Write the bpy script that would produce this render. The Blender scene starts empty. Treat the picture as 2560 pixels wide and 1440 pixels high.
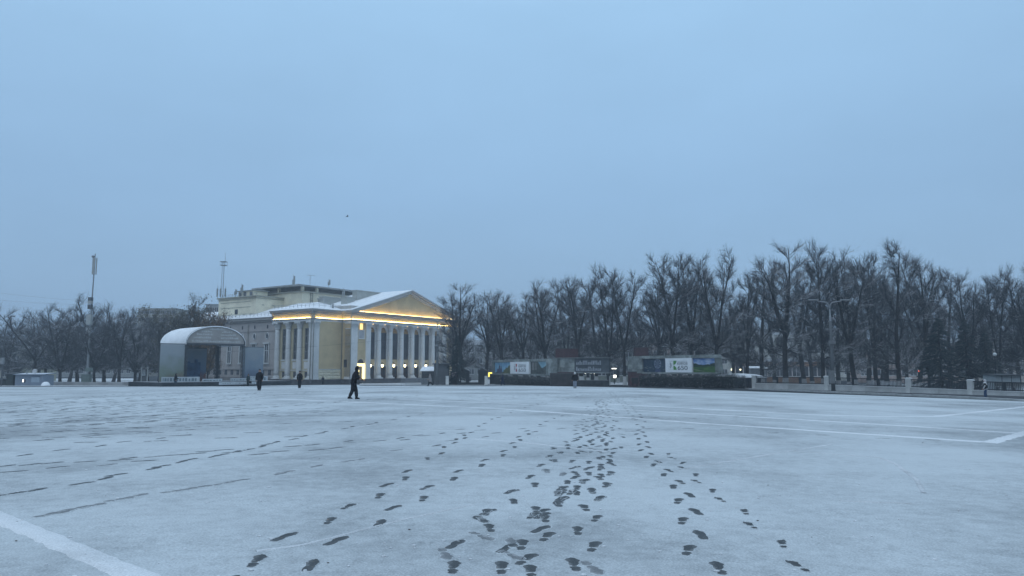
import bpy, bmesh, math, random
import numpy as np
from mathutils import Vector, Matrix
R = math.radians
random.seed(7)
# ------------------------------------------------------------------ camera
scene = bpy.context.scene
CAM_H, FPX, PITCH = 1.7, 1850.0, math.atan(200 / 1850.0)
cam_d = bpy.data.cameras.new("camera")
cam_d.sensor_width = 36.0
cam_d.lens = FPX / 2560 * 36.0
cam_d.clip_start, cam_d.clip_end = 0.1, 3000
cam = bpy.data.objects.new("camera", cam_d)
scene.collection.objects.link(cam)
cam.location = (0, 0, CAM_H)
cam.rotation_euler = (math.pi / 2 + PITCH, 0, 0)
scene.camera = cam
# ------------------------------------------------------------------ sky (overcast blue dusk)
SUN_EL, SUN_AZ = R(38), R(200)
world = bpy.data.worlds.new("World")
scene.world = world
world.use_nodes = True
wt = world.node_tree
wt.nodes.clear()
def wn(t, **k):
    n = wt.nodes.new(t)
    for a, b in k.items(): setattr(n, a, b)
    return n
w_out = wn('ShaderNodeOutputWorld')
w_bg = wn('ShaderNodeBackground')
w_sky = wn('ShaderNodeTexSky', sky_type='NISHITA', sun_disc=False, sun_elevation=R(8), sun_rotation=SUN_AZ, altitude=150, air_density=1.6, dust_density=2.0, ozone_density=4.0)
w_tc = wn('ShaderNodeTexCoord')
w_sep = wn('ShaderNodeSeparateXYZ')
wt.links.new(w_tc.outputs['Generated'], w_sep.inputs[0])
w_ramp = wn('ShaderNodeValToRGB')
e = w_ramp.color_ramp.elements
e[0].position, e[0].color = 0.0, (0.270, 0.426, 0.628, 1)
e[1].position, e[1].color = 1.0, (0.88, 1.09, 1.32, 1)
m = e.new(0.22); m.color = (0.284, 0.462, 0.695, 1)
m = e.new(0.45); m.color = (0.338, 0.553, 0.80, 1)
wt.links.new(w_sep.outputs['Z'], w_ramp.inputs['Fac'])
w_map = wn('ShaderNodeMapping'); w_map.inputs['Scale'].default_value = (1.5, 1.5, 4.0)
wt.links.new(w_tc.outputs['Generated'], w_map.inputs['Vector'])
w_noi = wn('ShaderNodeTexNoise'); w_noi.inputs['Scale'].default_value = 1.5; w_noi.inputs['Detail'].default_value = 5.0; w_noi.inputs['Roughness'].default_value = 0.5
wt.links.new(w_map.outputs[0], w_noi.inputs['Vector'])
w_mr = wn('ShaderNodeMapRange'); w_mr.inputs[1].default_value = 0.3; w_mr.inputs[2].default_value = 0.7; w_mr.inputs[3].default_value = 0.95; w_mr.inputs[4].default_value = 1.05
wt.links.new(w_noi.outputs['Fac'], w_mr.inputs[0])
w_vm = wn('ShaderNodeVectorMath', operation='SCALE')
wt.links.new(w_ramp.outputs['Color'], w_vm.inputs[0]); wt.links.new(w_mr.outputs[0], w_vm.inputs['Scale'])
w_sk = wn('ShaderNodeVectorMath', operation='SCALE'); w_sk.inputs['Scale'].default_value = 0.012
wt.links.new(w_sky.outputs[0], w_sk.inputs[0])
w_add = wn('ShaderNodeVectorMath', operation='ADD')
wt.links.new(w_vm.outputs[0], w_add.inputs[0]); wt.links.new(w_sk.outputs[0], w_add.inputs[1])
wt.links.new(w_add.outputs[0], w_bg.inputs['Color'])
w_bg.inputs['Strength'].default_value = 1.04
wt.links.new(w_bg.outputs[0], w_out.inputs['Surface'])
sun_d = bpy.data.lights.new("sun", 'SUN'); sun_d.energy = 0.25; sun_d.angle = R(60); sun_d.color = (1.0, 0.95, 0.9)
sun = bpy.data.objects.new("sun", sun_d); scene.collection.objects.link(sun)
sun.rotation_euler = (math.pi / 2 - SUN_EL, 0, math.pi - SUN_AZ)
vs = scene.view_settings
vs.view_transform = 'Standard'; vs.look = 'None'; vs.exposure = 0.0; vs.gamma = 1.0
try: vs.use_curve_mapping = False
except Exception: pass
scene.cycles.use_denoising = True
scene.cycles.max_bounces = 6; scene.cycles.diffuse_bounces = 3; scene.cycles.glossy_bounces = 2; scene.cycles.transmission_bounces = 4; scene.cycles.transparent_max_bounces = 8
scene.cycles.volume_bounces = 0
scene.cycles.sample_clamp_indirect = 3.0

# ------------------------------------------------------------------ survey helpers
def sp(x, w=8.0):
    return w * math.log1p(math.exp(max(-40, min(40, x / w)))) if x / w < 40 else x
def G(X, Y):
    """height of the terrain: the square falls gently away from the viewer and to the right"""
    d = 0.017 * (sp(Y - 55, 5) - sp(Y - 170, 5))
    e_ = 0.023 * sp(X - 10 - 0.15 * (min(Y, 200) - 60), 4)
    n_ = 0.0095 * sp(40 - max(Y, -60), 4)
    return n_ - d - min(e_, 1.4)
CT, ST = math.cos(PITCH), math.sin(PITCH)
def ray(px, py):
    u, v = (px - 1280) / FPX, (720 - py) / FPX
    return Vector((u, CT - v * ST, ST + v * CT))
def at(px, py, Y):
    d = ray(px, py); t = Y / d.y
    return Vector((d.x * t, Y, CAM_H + d.z * t))
def gx(px, Y):
    return (px - 1280) / (FPX * 1.0058) * Y
def onG(px, py, off=0.0):
    d = ray(px, py)
    f = lambda t: CAM_H + d.z * t - G(d.x * t, d.y * t) - off
    a = 1.0; b = 1.0
    while b < 400 and f(b) > 0: a = b; b *= 1.03
    for _ in range(40):
        c = (a + b) / 2
        if f(c) > 0: a = c
        else: b = c
    return Vector((d.x * a, d.y * a, G(d.x * a, d.y * a)))
def foot(px, Y):
    X = gx(px, Y); return Vector((X, Y, G(X, Y)))
def hz(px, py, Y):
    return at(px, py, Y).z

# ------------------------------------------------------------------ mesh helpers
COL = scene.collection
class MB:
    def __init__(s): s.v = []; s.f = []; s.m = []
    def add(s, vs_, fs_, mi=0):
        o = len(s.v); s.v.extend([tuple(p) for p in vs_])
        for f in fs_: s.f.append(tuple(i + o for i in f)); s.m.append(mi)
        return s
    def box(s, c, d, rz=0.0, mi=0, taper=1.0):
        x, y, z = (k / 2 for k in d); cr, sr = math.cos(rz), math.sin(rz); P = []
        for sz in (-1, 1):
            k = taper if sz > 0 else 1.0
            for sx, sy in ((-1, -1), (1, -1), (1, 1), (-1, 1)):
                a, b = sx * x * k, sy * y * k
                P.append((c[0] + a * cr - b * sr, c[1] + a * sr + b * cr, c[2] + sz * z))
        return s.add(P, [(3, 2, 1, 0), (4, 5, 6, 7), (0, 1, 5, 4), (1, 2, 6, 5), (2, 3, 7, 6), (3, 0, 4, 7)], mi)
    def b2(s, x0, x1, y0, y1, z0, z1, mi=0):
        return s.box(((x0 + x1) / 2, (y0 + y1) / 2, (z0 + z1) / 2), (abs(x1 - x0), abs(y1 - y0), abs(z1 - z0)), 0, mi)
    def prism_y(s, poly, y0, y1, mi=0):
        """polygon in (x,z), extruded along y"""
        n = len(poly); P = [(x, y0, z) for x, z in poly] + [(x, y1, z) for x, z in poly]
        F = [tuple(range(n)), tuple(range(2 * n - 1, n - 1, -1))] + [(i, i + n, (i + 1) % n + n, (i + 1) % n) for i in range(n)]
        return s.add(P, F, mi)
    def prism_z(s, poly, z0, z1, mi=0):
        n = len(poly); P = [(x, y, z0) for x, y in poly] + [(x, y, z1) for x, y in poly]
        F = [tuple(range(n - 1, -1, -1)), tuple(range(n, 2 * n))] + [(i, (i + 1) % n, (i + 1) % n + n, i + n) for i in range(n)]
        return s.add(P, F, mi)
    def tube(s, pts, rad, n=6, mi=0, cap=True):
        pts = [Vector(p) for p in pts]; P = []; up = Vector((0.13, 0.31, 0.94)).normalized()
        for i, p in enumerate(pts):
            t = (pts[min(i + 1, len(pts) - 1)] - pts[max(i - 1, 0)]).normalized()
            a = t.cross(up)
            if a.length < 0.05: a = t.cross(Vector((1, 0, 0)))
            a.normalize(); b = t.cross(a); r = rad[i] if hasattr(rad, '__len__') else rad
            for k in range(n):
                w = 2 * math.pi * k / n; P.append(p + a * (r * math.cos(w)) + b * (r * math.sin(w)))
        F = []
        for i in range(len(pts) - 1):
            for k in range(n): F.append((i * n + k, i * n + (k + 1) % n, (i + 1) * n + (k + 1) % n, (i + 1) * n + k))
        if cap: F.append(tuple(range(n - 1, -1, -1))); F.append(tuple(range((len(pts) - 1) * n, len(pts) * n)))
        return s.add(P, F, mi)
    def lathe(s, prof, n=16, c=(0, 0, 0), mi=0, sx=1.0, sy=1.0):
        P = []; F = []
        for r, z in prof:
            for k in range(n):
                w = 2 * math.pi * k / n; P.append((c[0] + r * sx * math.cos(w), c[1] + r * sy * math.sin(w), c[2] + z))
        for i in range(len(prof) - 1):
            for k in range(n): F.append((i * n + k, i * n + (k + 1) % n, (i + 1) * n + (k + 1) % n, (i + 1) * n + k))
        F.append(tuple(range(n - 1, -1, -1))); F.append(tuple(range((len(prof) - 1) * n, len(prof) * n)))
        return s.add(P, F, mi)
    def ball(s, c, r, mi=0, n=10, sx=1, sy=1, sz=1):
        k = n // 2 + 1
        return s.lathe([(max(0.02 * r, r * math.sin(math.pi * i / k)), -r * math.cos(math.pi * i / k) * sz) for i in range(k + 1)], n, c, mi, sx, sy)
    def mesh(s, name, mats, smooth=False):
        me = bpy.data.meshes.new(name); me.from_pydata(s.v, [], s.f)
        for mt in (mats if isinstance(mats, (list, tuple)) else [mats]): me.materials.append(mt)
        if any(s.m): me.polygons.foreach_set('material_index', s.m)
        if smooth: me.polygons.foreach_set('use_smooth', [True] * len(me.polygons))
        me.update(); return me
    def build(s, name, mats, parent=None, loc=(0, 0, 0), rz=0.0, smooth=False):
        return link(name, s.mesh(name, mats, smooth), parent, loc, rz)
def link(name, me, parent=None, loc=(0, 0, 0), rz=0.0):
    o = bpy.data.objects.new(name, me); COL.objects.link(o)
    o.location = loc; o.rotation_euler = (0, 0, rz)
    if parent is not None: o.parent = parent
    return o
def tag(o, label=None, cat=None, group=None, kind=None):
    if label: o["label"] = label
    if cat: o["category"] = cat
    if group: o["group"] = group
    if kind: o["kind"] = kind
    return o
def empty(name, loc, label, cat, rz=0.0, group=None):
    o = bpy.data.objects.new(name, None); COL.objects.link(o); o.empty_display_size = 0.5
    o.location = loc; o.rotation_euler = (0, 0, rz)
    return tag(o, label, cat, group)
def dup(root, loc, rz=0.0, label=None, group=None, scale=None):
    r = root.copy(); COL.objects.link(r); r.location = loc; r.rotation_euler = (0, 0, rz)
    if scale: r.scale = scale
    if label: r["label"] = label
    if group: r["group"] = group
    for ch in root.children:
        c = ch.copy(); COL.objects.link(c); c.parent = r
        for g in ch.children:
            d = g.copy(); COL.objects.link(d); d.parent = c
    return r
# ------------------------------------------------------------------ materials
MATS = {}
def mat(name, col, rough=0.8, var=0.12, scale=1.5, bump=0.0, bscale=20.0, metal=0.0, col2=None, emit=None, es=0.0, snow=0.0, detail=4.0, spec=0.3, stretch=None, alpha=1.0):
    if name in MATS: return MATS[name]
    m = bpy.data.materials.new(name); m.use_nodes = True; nt = m.node_tree; N = nt.nodes; L = nt.links
    b = N['Principled BSDF']
    b.inputs['Roughness'].default_value = rough; b.inputs['Metallic'].default_value = metal
    b.inputs['Specular IOR Level'].default_value = spec
    tc = N.new('ShaderNodeTexCoord'); vec = tc.outputs['Object']
    if stretch:
        mp = N.new('ShaderNodeMapping'); mp.inputs['Scale'].default_value = stretch; L.new(vec, mp.inputs['Vector']); vec = mp.outputs[0]
    no = N.new('ShaderNodeTexNoise'); no.inputs['Scale'].default_value = scale; no.inputs['Detail'].default_value = detail
    L.new(vec, no.inputs['Vector'])
    mr = N.new('ShaderNodeMapRange'); mr.inputs[1].default_value = 0.33; mr.inputs[2].default_value = 0.67
    L.new(no.outputs['Fac'], mr.inputs[0])
    mx = N.new('ShaderNodeMix'); mx.data_type = 'RGBA'
    c2 = col2 if col2 else tuple(min(1, c * (1 + var)) for c in col)
    c1 = col if col2 else tuple(c * (1 - var) for c in col)
    mx.inputs[6].default_value = (*c1, 1); mx.inputs[7].default_value = (*c2, 1)
    L.new(mr.outputs[0], mx.inputs[0]); out = mx.outputs[2]
    if snow > 0:
        ge = N.new('ShaderNodeNewGeometry'); se = N.new('ShaderNodeSeparateXYZ'); L.new(ge.outputs['Normal'], se.inputs[0])
        n2 = N.new('ShaderNodeTexNoise'); n2.inputs['Scale'].default_value = 2.3; L.new(tc.outputs['Object'], n2.inputs['Vector'])
        ad = N.new('ShaderNodeMath'); ad.operation = 'MULTIPLY_ADD'; ad.inputs[1].default_value = 0.9; L.new(n2.outputs['Fac'], ad.inputs[0]); L.new(se.outputs['Z'], ad.inputs[2])
        r2 = N.new('ShaderNodeMapRange'); r2.inputs[1].default_value = 0.85; r2.inputs[2].default_value = 1.25; r2.inputs[4].default_value = snow
        L.new(ad.outputs[0], r2.inputs[0])
        m2 = N.new('ShaderNodeMix'); m2.data_type = 'RGBA'; m2.inputs[7].default_value = (0.78, 0.79, 0.81, 1)
        L.new(r2.outputs[0], m2.inputs[0]); L.new(out, m2.inputs[6]); out = m2.outputs[2]
    L.new(out, b.inputs['Base Color'])
    if bump:
        nb = N.new('ShaderNodeTexNoise'); nb.inputs['Scale'].default_value = bscale; nb.inputs['Detail'].default_value = 3
        L.new(vec, nb.inputs['Vector'])
        bp = N.new('ShaderNodeBump'); bp.inputs['Strength'].default_value = bump; bp.inputs['Distance'].default_value = 0.05
        L.new(nb.outputs['Fac'], bp.inputs['Height']); L.new(bp.outputs[0], b.inputs['Normal'])
    if emit:
        b.inputs['Emission Color'].default_value = (*emit, 1); b.inputs['Emission Strength'].default_value = es
    if alpha < 1: b.inputs['Alpha'].default_value = alpha
    MATS[name] = m; return m
SNOW = mat('snow', (0.80, 0.81, 0.83), 0.75, 0.05, 0.8, 0.25, 14)
STONE = mat('grey_granite', (0.15, 0.165, 0.155), 0.8, 0.35, 1.6, 0.3, 9)
DARKST = mat('dark_granite', (0.045, 0.048, 0.05), 0.6, 0.35, 2.0, 0.2, 9)
REDST = mat('red_granite', (0.075, 0.038, 0.04), 0.7, 0.3, 2.0, 0.2, 9)
CONC = mat('concrete', (0.27, 0.275, 0.27), 0.85, 0.18, 1.2, 0.3, 12)
WHITEW = mat('whitewash', (0.55, 0.55, 0.53), 0.85, 0.15, 1.1, 0.2, 8)
IRON = mat('black_iron', (0.018, 0.02, 0.024), 0.6, 0.2, 3)
GALV = mat('galvanised', (0.30, 0.31, 0.32), 0.5, 0.15, 3, metal=0.4)
GLASSD = mat('dark_glass', (0.035, 0.038, 0.045), 0.15, 0.4, 0.7, spec=0.5)
LAMPW = mat('warm_lamp', (0.9, 0.8, 0.5), 0.5, 0, emit=(1.0, 0.86, 0.5), es=5.0)
LAMPC = mat('cold_lamp', (0.9, 0.9, 0.8), 0.5, 0, emit=(1.0, 0.97, 0.85), es=4.0)
WOOD = mat('dark_wood', (0.05, 0.04, 0.033), 0.7, 0.25, 4, stretch=(1, 1, 0.2))
# ================================================================== GROUND
def sheet(name, rows, material, off, parent=None, uvless=True):
    """rows: list of rows of (x,y); draped on the terrain"""
    v = []; f = []; nc = len(rows[0])
    for r in rows:
        for x, y in r: v.append((x, y, G(x, y) + off))
    for i in range(len(rows) - 1):
        for j in range(nc - 1): f.append((i * nc + j, i * nc + j + 1, (i + 1) * nc + j + 1, (i + 1) * nc + j))
    b = MB(); b.add(v, f); return b.build(name, material, parent, smooth=True)
def axis(a, b, n, p):   # symmetric power spacing
    return [math.copysign(abs(t) ** p, t) * (b if t > 0 else -a) for t in np.linspace(-1, 1, n)]
# asphalt / slush of the roads
def ground_mat(name, dark, light, snowc, lo, hi, s1=0.35, rough=0.75):
    m = bpy.data.materials.new(name); m.use_nodes = True; nt = m.node_tree; N = nt.nodes; L = nt.links
    b = N['Principled BSDF']; b.inputs['Roughness'].default_value = rough; b.inputs['Specular IOR Level'].default_value = 0.12
    tc = N.new('ShaderNodeTexCoord')
    def noise(s, d=5, r=0.55, sc=None):
        n = N.new('ShaderNodeTexNoise'); n.inputs['Scale'].default_value = s; n.inputs['Detail'].default_value = d; n.inputs['Roughness'].default_value = r
        if sc:
            mp = N.new('ShaderNodeMapping'); mp.inputs['Scale'].default_value = sc; mp.inputs['Rotation'].default_value = (0, 0, 0.35); L.new(tc.outputs['Object'], mp.inputs[0]); L.new(mp.outputs[0], n.inputs['Vector'])
        else: L.new(tc.outputs['Object'], n.inputs['Vector'])
        return n.outputs['Fac']
    def mth(op, a, b_=None, c=None):
        n = N.new('ShaderNodeMath'); n.operation = op
        for i, q in enumerate((a, b_, c)):
            if q is None: continue
            if isinstance(q, (int, float)): n.inputs[i].default_value = q
            else: L.new(q, n.inputs[i])
        return n.outputs[0]
    big = noise(s1 * 0.28, 4, 0.6); mid = noise(s1, 6, 0.62, (1, 0.55, 1)); sml = noise(6.0, 4, 0.6); fine = noise(60.0, 3, 0.6); strk = noise(0.5, 4, 0.6, (0.25, 1.6, 1))
    a = mth('ADD', mth('MULTIPLY', big, 0.7), mth('ADD', mth('MULTIPLY', mid, 0.55), mth('ADD', mth('MULTIPLY', sml, 0.26), mth('ADD', mth('MULTIPLY', fine, 0.20), mth('MULTIPLY', strk, 0.18)))))
    mr = N.new('ShaderNodeMapRange'); mr.inputs[1].default_value = lo; mr.inputs[2].default_value = hi; L.new(a, mr.inputs[0])
    mr.interpolation_type = 'SMOOTHSTEP'
    c1 = N.new('ShaderNodeMix'); c1.data_type = 'RGBA'; c1.inputs[6].default_value = (*dark, 1); c1.inputs[7].default_value = (*light, 1); L.new(sml, c1.inputs[0])
    c2 = N.new('ShaderNodeMix'); c2.data_type = 'RGBA'; c2.inputs[7].default_value = (*snowc, 1)
    L.new(c1.outputs[2], c2.inputs[6]); L.new(mr.outputs[0], c2.inputs[0])
    gr = N.new('ShaderNodeMapRange'); gr.inputs[1].default_value = 0.35; gr.inputs[2].default_value = 0.65; gr.inputs[3].default_value = 0.86; gr.inputs[4].default_value = 1.08; L.new(fine, gr.inputs[0])
    vm = N.new('ShaderNodeVectorMath'); vm.operation = 'SCALE'; L.new(c2.outputs[2], vm.inputs[0]); L.new(gr.outputs[0], vm.inputs['Scale'])
    L.new(vm.outputs[0], b.inputs['Base Color'])
    h = mth('ADD', mth('MULTIPLY', sml, 0.5), mth('ADD', mth('MULTIPLY', fine, 0.22), mth('MULTIPLY', noise(18.0, 4, 0.7), 0.4)))
    bp = N.new('ShaderNodeBump'); bp.inputs['Strength'].default_value = 0.8; bp.inputs['Distance'].default_value = 0.03
    L.new(h, bp.inputs['Height']); L.new(bp.outputs[0], b.inputs['Normal'])
    return m
M_ROAD = ground_mat('wet_asphalt', (0.034, 0.037, 0.040), (0.052, 0.055, 0.058), (0.22, 0.22, 0.22), 1.05, 1.6, 0.4, 0.95)
M_SQ = ground_mat('thin_snow', (0.262, 0.276, 0.287), (0.325, 0.342, 0.355), (0.56, 0.588, 0.602), 0.72, 1.06, 0.30, 0.8)
M_PARK = ground_mat('park_snow', (0.16, 0.16, 0.155), (0.24, 0.24, 0.24), (0.66, 0.67, 0.68), 0.7, 1.05, 0.3, 0.85)
M_WALK = ground_mat('pavement', (0.045, 0.047, 0.05), (0.065, 0.067, 0.07), (0.28, 0.28, 0.28), 1.0, 1.5, 0.4, 0.95)
xs = axis(-900, 900, 81, 2.2); ys = [-60 + 1000 * (t ** 1.9) for t in np.linspace(0, 1, 120)]
ground = tag(sheet('ground', [[(x, y) for x in xs] for y in ys], M_ROAD, 0.0), kind='structure')
# the snow-covered square with its far edge
EDGE = [(-900, 969), (-400, 968), (0, 967), (360, 966.5), (680, 963.5), (900, 962), (1040, 961.5), (1240, 962.5), (1400, 966), (1600, 970), (1800, 976), (2080, 986), (2300, 994), (2560, 1004), (2800, 1014), (3300, 1040)]
edge_w = [onG(*p) for p in EDGE]
def resample(P, n):
    P = [Vector((p[0], p[1])) for p in P]; d = [0]
    for a, b in zip(P, P[1:]): d.append(d[-1] + (b - a).length)
    o = []
    for s in np.linspace(0, d[-1], n):
        i = max(0, min(len(P) - 2, int(np.searchsorted(d, s, 'right')) - 1)); t = (s - d[i]) / (d[i + 1] - d[i]); o.append(P[i].lerp(P[i + 1], t))
    return o
ew = resample(edge_w, 160)
ew = [Vector((p.x, p.y + 0.8 * math.sin(i * 0.9) * math.sin(i * 0.37))) for i, p in enumerate(ew)]
rows = []
for t in [k / 60 for k in range(61)]:
    t2 = t ** 1.5
    rows.append([(p.x * (0.75 + 0.25 * t2), -25 + (p.y + 25) * t2) for p in ew])
square = tag(sheet('snowy_square', rows, M_SQ, 0.012), kind='structure')
def sqz(x, y): return G(x, y) + 0.012
# painted bays showing through as whiter bands
M_LINE = ground_mat('snow_on_paint', (0.50, 0.51, 0.52), (0.58, 0.59, 0.60), (0.72, 0.73, 0.745), 0.74, 1.02, 0.6, 0.8)
pr0 = random.Random(21)
def band_px(a, b, wa, n=14):
    """strip on the ground between two lists of pixels' ground points, or of given width"""
    A = [onG(*p) for p in a]
    if isinstance(wa, (int, float)):
        P = resample(A, n); Lr, Rr = [], []
        for i, p in enumerate(P):
            t = (P[min(i + 1, n - 1)] - P[max(i - 1, 0)]).normalized(); q = Vector((-t.y, t.x)) * wa / 2
            Lr.append(p + q * pr0.uniform(.75, 1.2)); Rr.append(p - q * pr0.uniform(.75, 1.2))
    else:
        Lr = resample(A, n); Rr = resample([onG(*p) for p in wa], n)
    return [[(p.x, p.y) for p in Lr], [(p.x, p.y) for p in Rr]]
LINES = [([(700, 998), (860, 1005), (1240, 1022), (1760, 1060), (2200, 1089), (2484, 1108)], 0.34), ([(2470, 1109), (2640, 1062)], 0.3),
         ([(1000, 999), (1240, 1008), (1600, 1027), (1700, 1033), (2200, 1062), (2560, 1085)], 0.28), ([(1500, 1010), (1700, 1020), (2036, 1038), (2200, 1042), (2338, 1042), (2450, 1030), (2640, 1008)], 0.32),
         ([(1180, 1099), (1290, 1106), (1400, 1118), (1520, 1131)], 0.07)]
def ribbon(r):
    v = []; f = []
    for (ax, ay), (bx, by) in zip(*r):
        dx, dy = (bx - ax) * .06, (by - ay) * .06
        for x, y, o in ((ax - dx, ay - dy, .008), (ax, ay, .0165), (bx, by, .0165), (bx + dx, by + dy, .008)): v.append((x, y, G(x, y) + o))
    for i in range(len(r[0]) - 1):
        for k in range(3): f.append((4 * i + k, 4 * i + k + 1, 4 * i + k + 5, 4 * i + k + 4))
    q = MB(); q.add(v, f); q.build('painted_line', M_LINE, square, smooth=True)
for pts, w in LINES:
    ribbon(band_px(pts, None, w, 110))
r = band_px([(-330, 1150), (0, 1282), (386, 1440), (720, 1575)], None, [(-330, 1180), (0, 1316), (275, 1440), (560, 1575)], 90); r = [[(x + pr0.gauss(0, .006), y + pr0.gauss(0, .010)) for x, y in q_] for q_ in r]
ribbon(r)
M_RIDGE = ground_mat('blown_ridge', (0.40, 0.41, 0.42), (0.52, 0.53, 0.54), (0.66, 0.67, 0.685), 0.78, 1.1, 1.5, 0.8)
for pts, w in (([(1700, 1176), (1840, 1152), (1960, 1132), (2080, 1112)], .05), ([(1990, 1130), (2200, 1146), (2240, 1162), (2290, 1200), (2310, 1235)], .06), ([(880, 1072), (1000, 1052), (1120, 1048)], .06), ([(960, 1075), (1160, 1076)], .05), ([(640, 1382), (760, 1366), (1010, 1302), (1180, 1265)], .04), ([(2100, 1255), (2280, 1262)], .04)):
    r = band_px(pts, None, w, 60); M_LINE, keep = M_RIDGE, M_LINE; ribbon(r); M_LINE = keep
# pavement with kerb along the boards and the fence
KERB = [(1560, 961.5), (1625, 963), (1700, 965.5), (1760, 967.5), (1900, 972), (2080, 979.5), (2200, 984), (2300, 988), (2420, 993), (2560, 1000), (2760, 1012)]
kw = resample([onG(x, y, 0.12) for x, y in KERB], 70)
def back_of(p, d): return Vector((p.x + d * 0.86, p.y + d * 0.5))
walk = tag(sheet('pavement', [[(p.x, p.y) for p in kw], [tuple(back_of(p, 4)) for p in kw], [tuple(back_of(p, 9)) for p in kw], [tuple(back_of(p, 30)) for p in kw]], M_WALK, 0.125), kind='structure')
M_KERB = mat('kerb_stone', (0.40, 0.40, 0.39), 0.85, 0.2, 0.9, 0.3, 8, snow=0.6)
ks = resample([(p.x, p.y) for p in kw], 46)
for a, b in zip(ks, ks[1:]):
    d = b - a; L_ = d.length - 0.035; c = (a + b) / 2; q = MB()
    za, zb = G(a.x, a.y), G(b.x, b.y); sl = (zb - za) / d.length
    q.box((0, 0, 0), (L_, 0.26, 0.34))
    o = q.build('kerb_stone', M_KERB, walk, (c.x, c.y, (za + zb) / 2 + random.uniform(-0.012, 0.012)), 0)
    o.rotation_euler = (0, -math.atan(sl), math.atan2(d.y, d.x) + random.uniform(-0.008, 0.008))
# park ground behind the fence and under the trees
pk = [[(gx(px, Y), Y) for px in np.linspace(900, 3000, 40)] for Y in (118, 130, 145, 165, 190, 230)]
park = tag(sheet('park_ground', pk, M_PARK, 0.14), kind='structure')
pl = [[(gx(px, Y), Y) for px in np.linspace(-500, 340, 20)] for Y in (104, 120, 140, 170, 210, 260)]
parkl = tag(sheet('lawn', pl, M_PARK, 0.05), kind='structure')
tp = [[(gx(px, Y), Y) for px in np.linspace(960, 1380, 16)] for Y in (136, 140, 150, 160)]
tag(sheet('forecourt', tp, M_WALK, 0.02), kind='structure')

# ------------------------------------------------------------------ boot prints
M_PR = ground_mat('pressed_slush', (0.045, 0.049, 0.051), (0.09, 0.095, 0.098), (0.24, 0.245, 0.25), 0.88, 1.2, 14.0, 0.45)
M_PF = ground_mat('pressed_snow_grey', (0.17, 0.178, 0.185), (0.23, 0.24, 0.25), (0.36, 0.37, 0.38), 0.82, 1.15, 12.0, 0.7)
def outline(kind, rnd):
    pts = []
    n = 22
    for k in range(n):
        a = 2 * math.pi * k / n; x = math.cos(a); y = math.sin(a)
        # sole: x along foot (-.15..+.15), wider forefoot, waist, heel
        X = 0.150 * x; w = 0.040 + 0.013 * math.exp(-((X - 0.07) / 0.06) ** 2) - 0.008 * math.exp(-((X + 0.02) / 0.035) ** 2) + (0.004 if X < -0.06 else 0)
        Yv = math.copysign(abs(y) ** 0.62, y) * w + 0.012 * math.sin((X + 0.15) / 0.3 * 3.1) * 0.6
        j = 1 + rnd.uniform(-0.07, 0.07)
        pts.append((X * j, Yv * j))
    if kind == 1: pts = [(x + 0.055, y) for x, y in [(x * 0.62, y * 1.05) for x, y in pts]]          # only the ball of the foot
    return pts
def dish(b, o, rim=0.005, floor=0.002, mi_f=0, mi_s=1, rnd=random):
    n = len(o); cx = sum(p[0] for p in o) / n; cy = sum(p[1] for p in o) / n
    def ring(k, z, jit=0.0): return [(cx + (x - cx) * k * (1 + rnd.uniform(-jit, jit)), cy + (y - cy) * k * (1 + rnd.uniform(-jit, jit)), z + rnd.uniform(-jit, jit) * 0.03) for x, y in o]
    P = ring(1.22, -0.004, 0.05) + ring(1.07, rim, 0.06) + ring(0.98, floor + 0.004) + ring(0.6, floor) + [(cx, cy, floor)]
    F = []; M = []
    for r in range(3):
        for k in range(n):
            if k % 2 == 0: pick = rnd.choice((mi_s, 2, 2, mi_f, mi_f))
            F.append((r * n + k, r * n + (k + 1) % n, (r + 1) * n + (k + 1) % n, (r + 1) * n + k)); M.append(mi_s if r == 0 else (pick if r == 1 else mi_f)) if (k % 3 or r != 1) else (M.append(pick))
    for k in range(n): F.append((3 * n + k, 3 * n + (k + 1) % n, 4 * n)); M.append(mi_f)
    of = len(b.v); b.v.extend(P); b.f.extend([tuple(i + of for i in f) for f in F]); b.m.extend(M)
pr_rnd = random.Random(5)
M_RIM = mat('snow_rim', (0.60, 0.605, 0.61), 0.8, 0.12, 25, 0.3, 60)
PRV = []
for k in range(8):
    b = MB()
    if k in (1, 3, 5, 7): 
        hl = [(x * 0.36 - 0.11, y * 0.78) for x, y in outline(0, pr_rnd)]; dish(b, hl, rnd=pr_rnd); dish(b, outline(1, pr_rnd), rnd=pr_rnd)
    elif k == 6:
        hl = [(x * 0.26 - 0.115, y * 0.6) for x, y in outline(0, pr_rnd)]; dish(b, hl, 0.008, rnd=pr_rnd); dish(b, [(x * 0.9 + 0.01, y * 0.85) for x, y in outline(1, pr_rnd)], 0.008, rnd=pr_rnd)
    else: dish(b, outline(0, pr_rnd), rnd=pr_rnd)
    PRV.append((b, b.mesh('boot_print', [M_PR, M_SQ, M_PF], True), b.mesh('faint_print', [M_PF, M_SQ, M_SQ], True)))
PRINTS = []   # (x, y, heading, variant, faint, mirror, scale)
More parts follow.
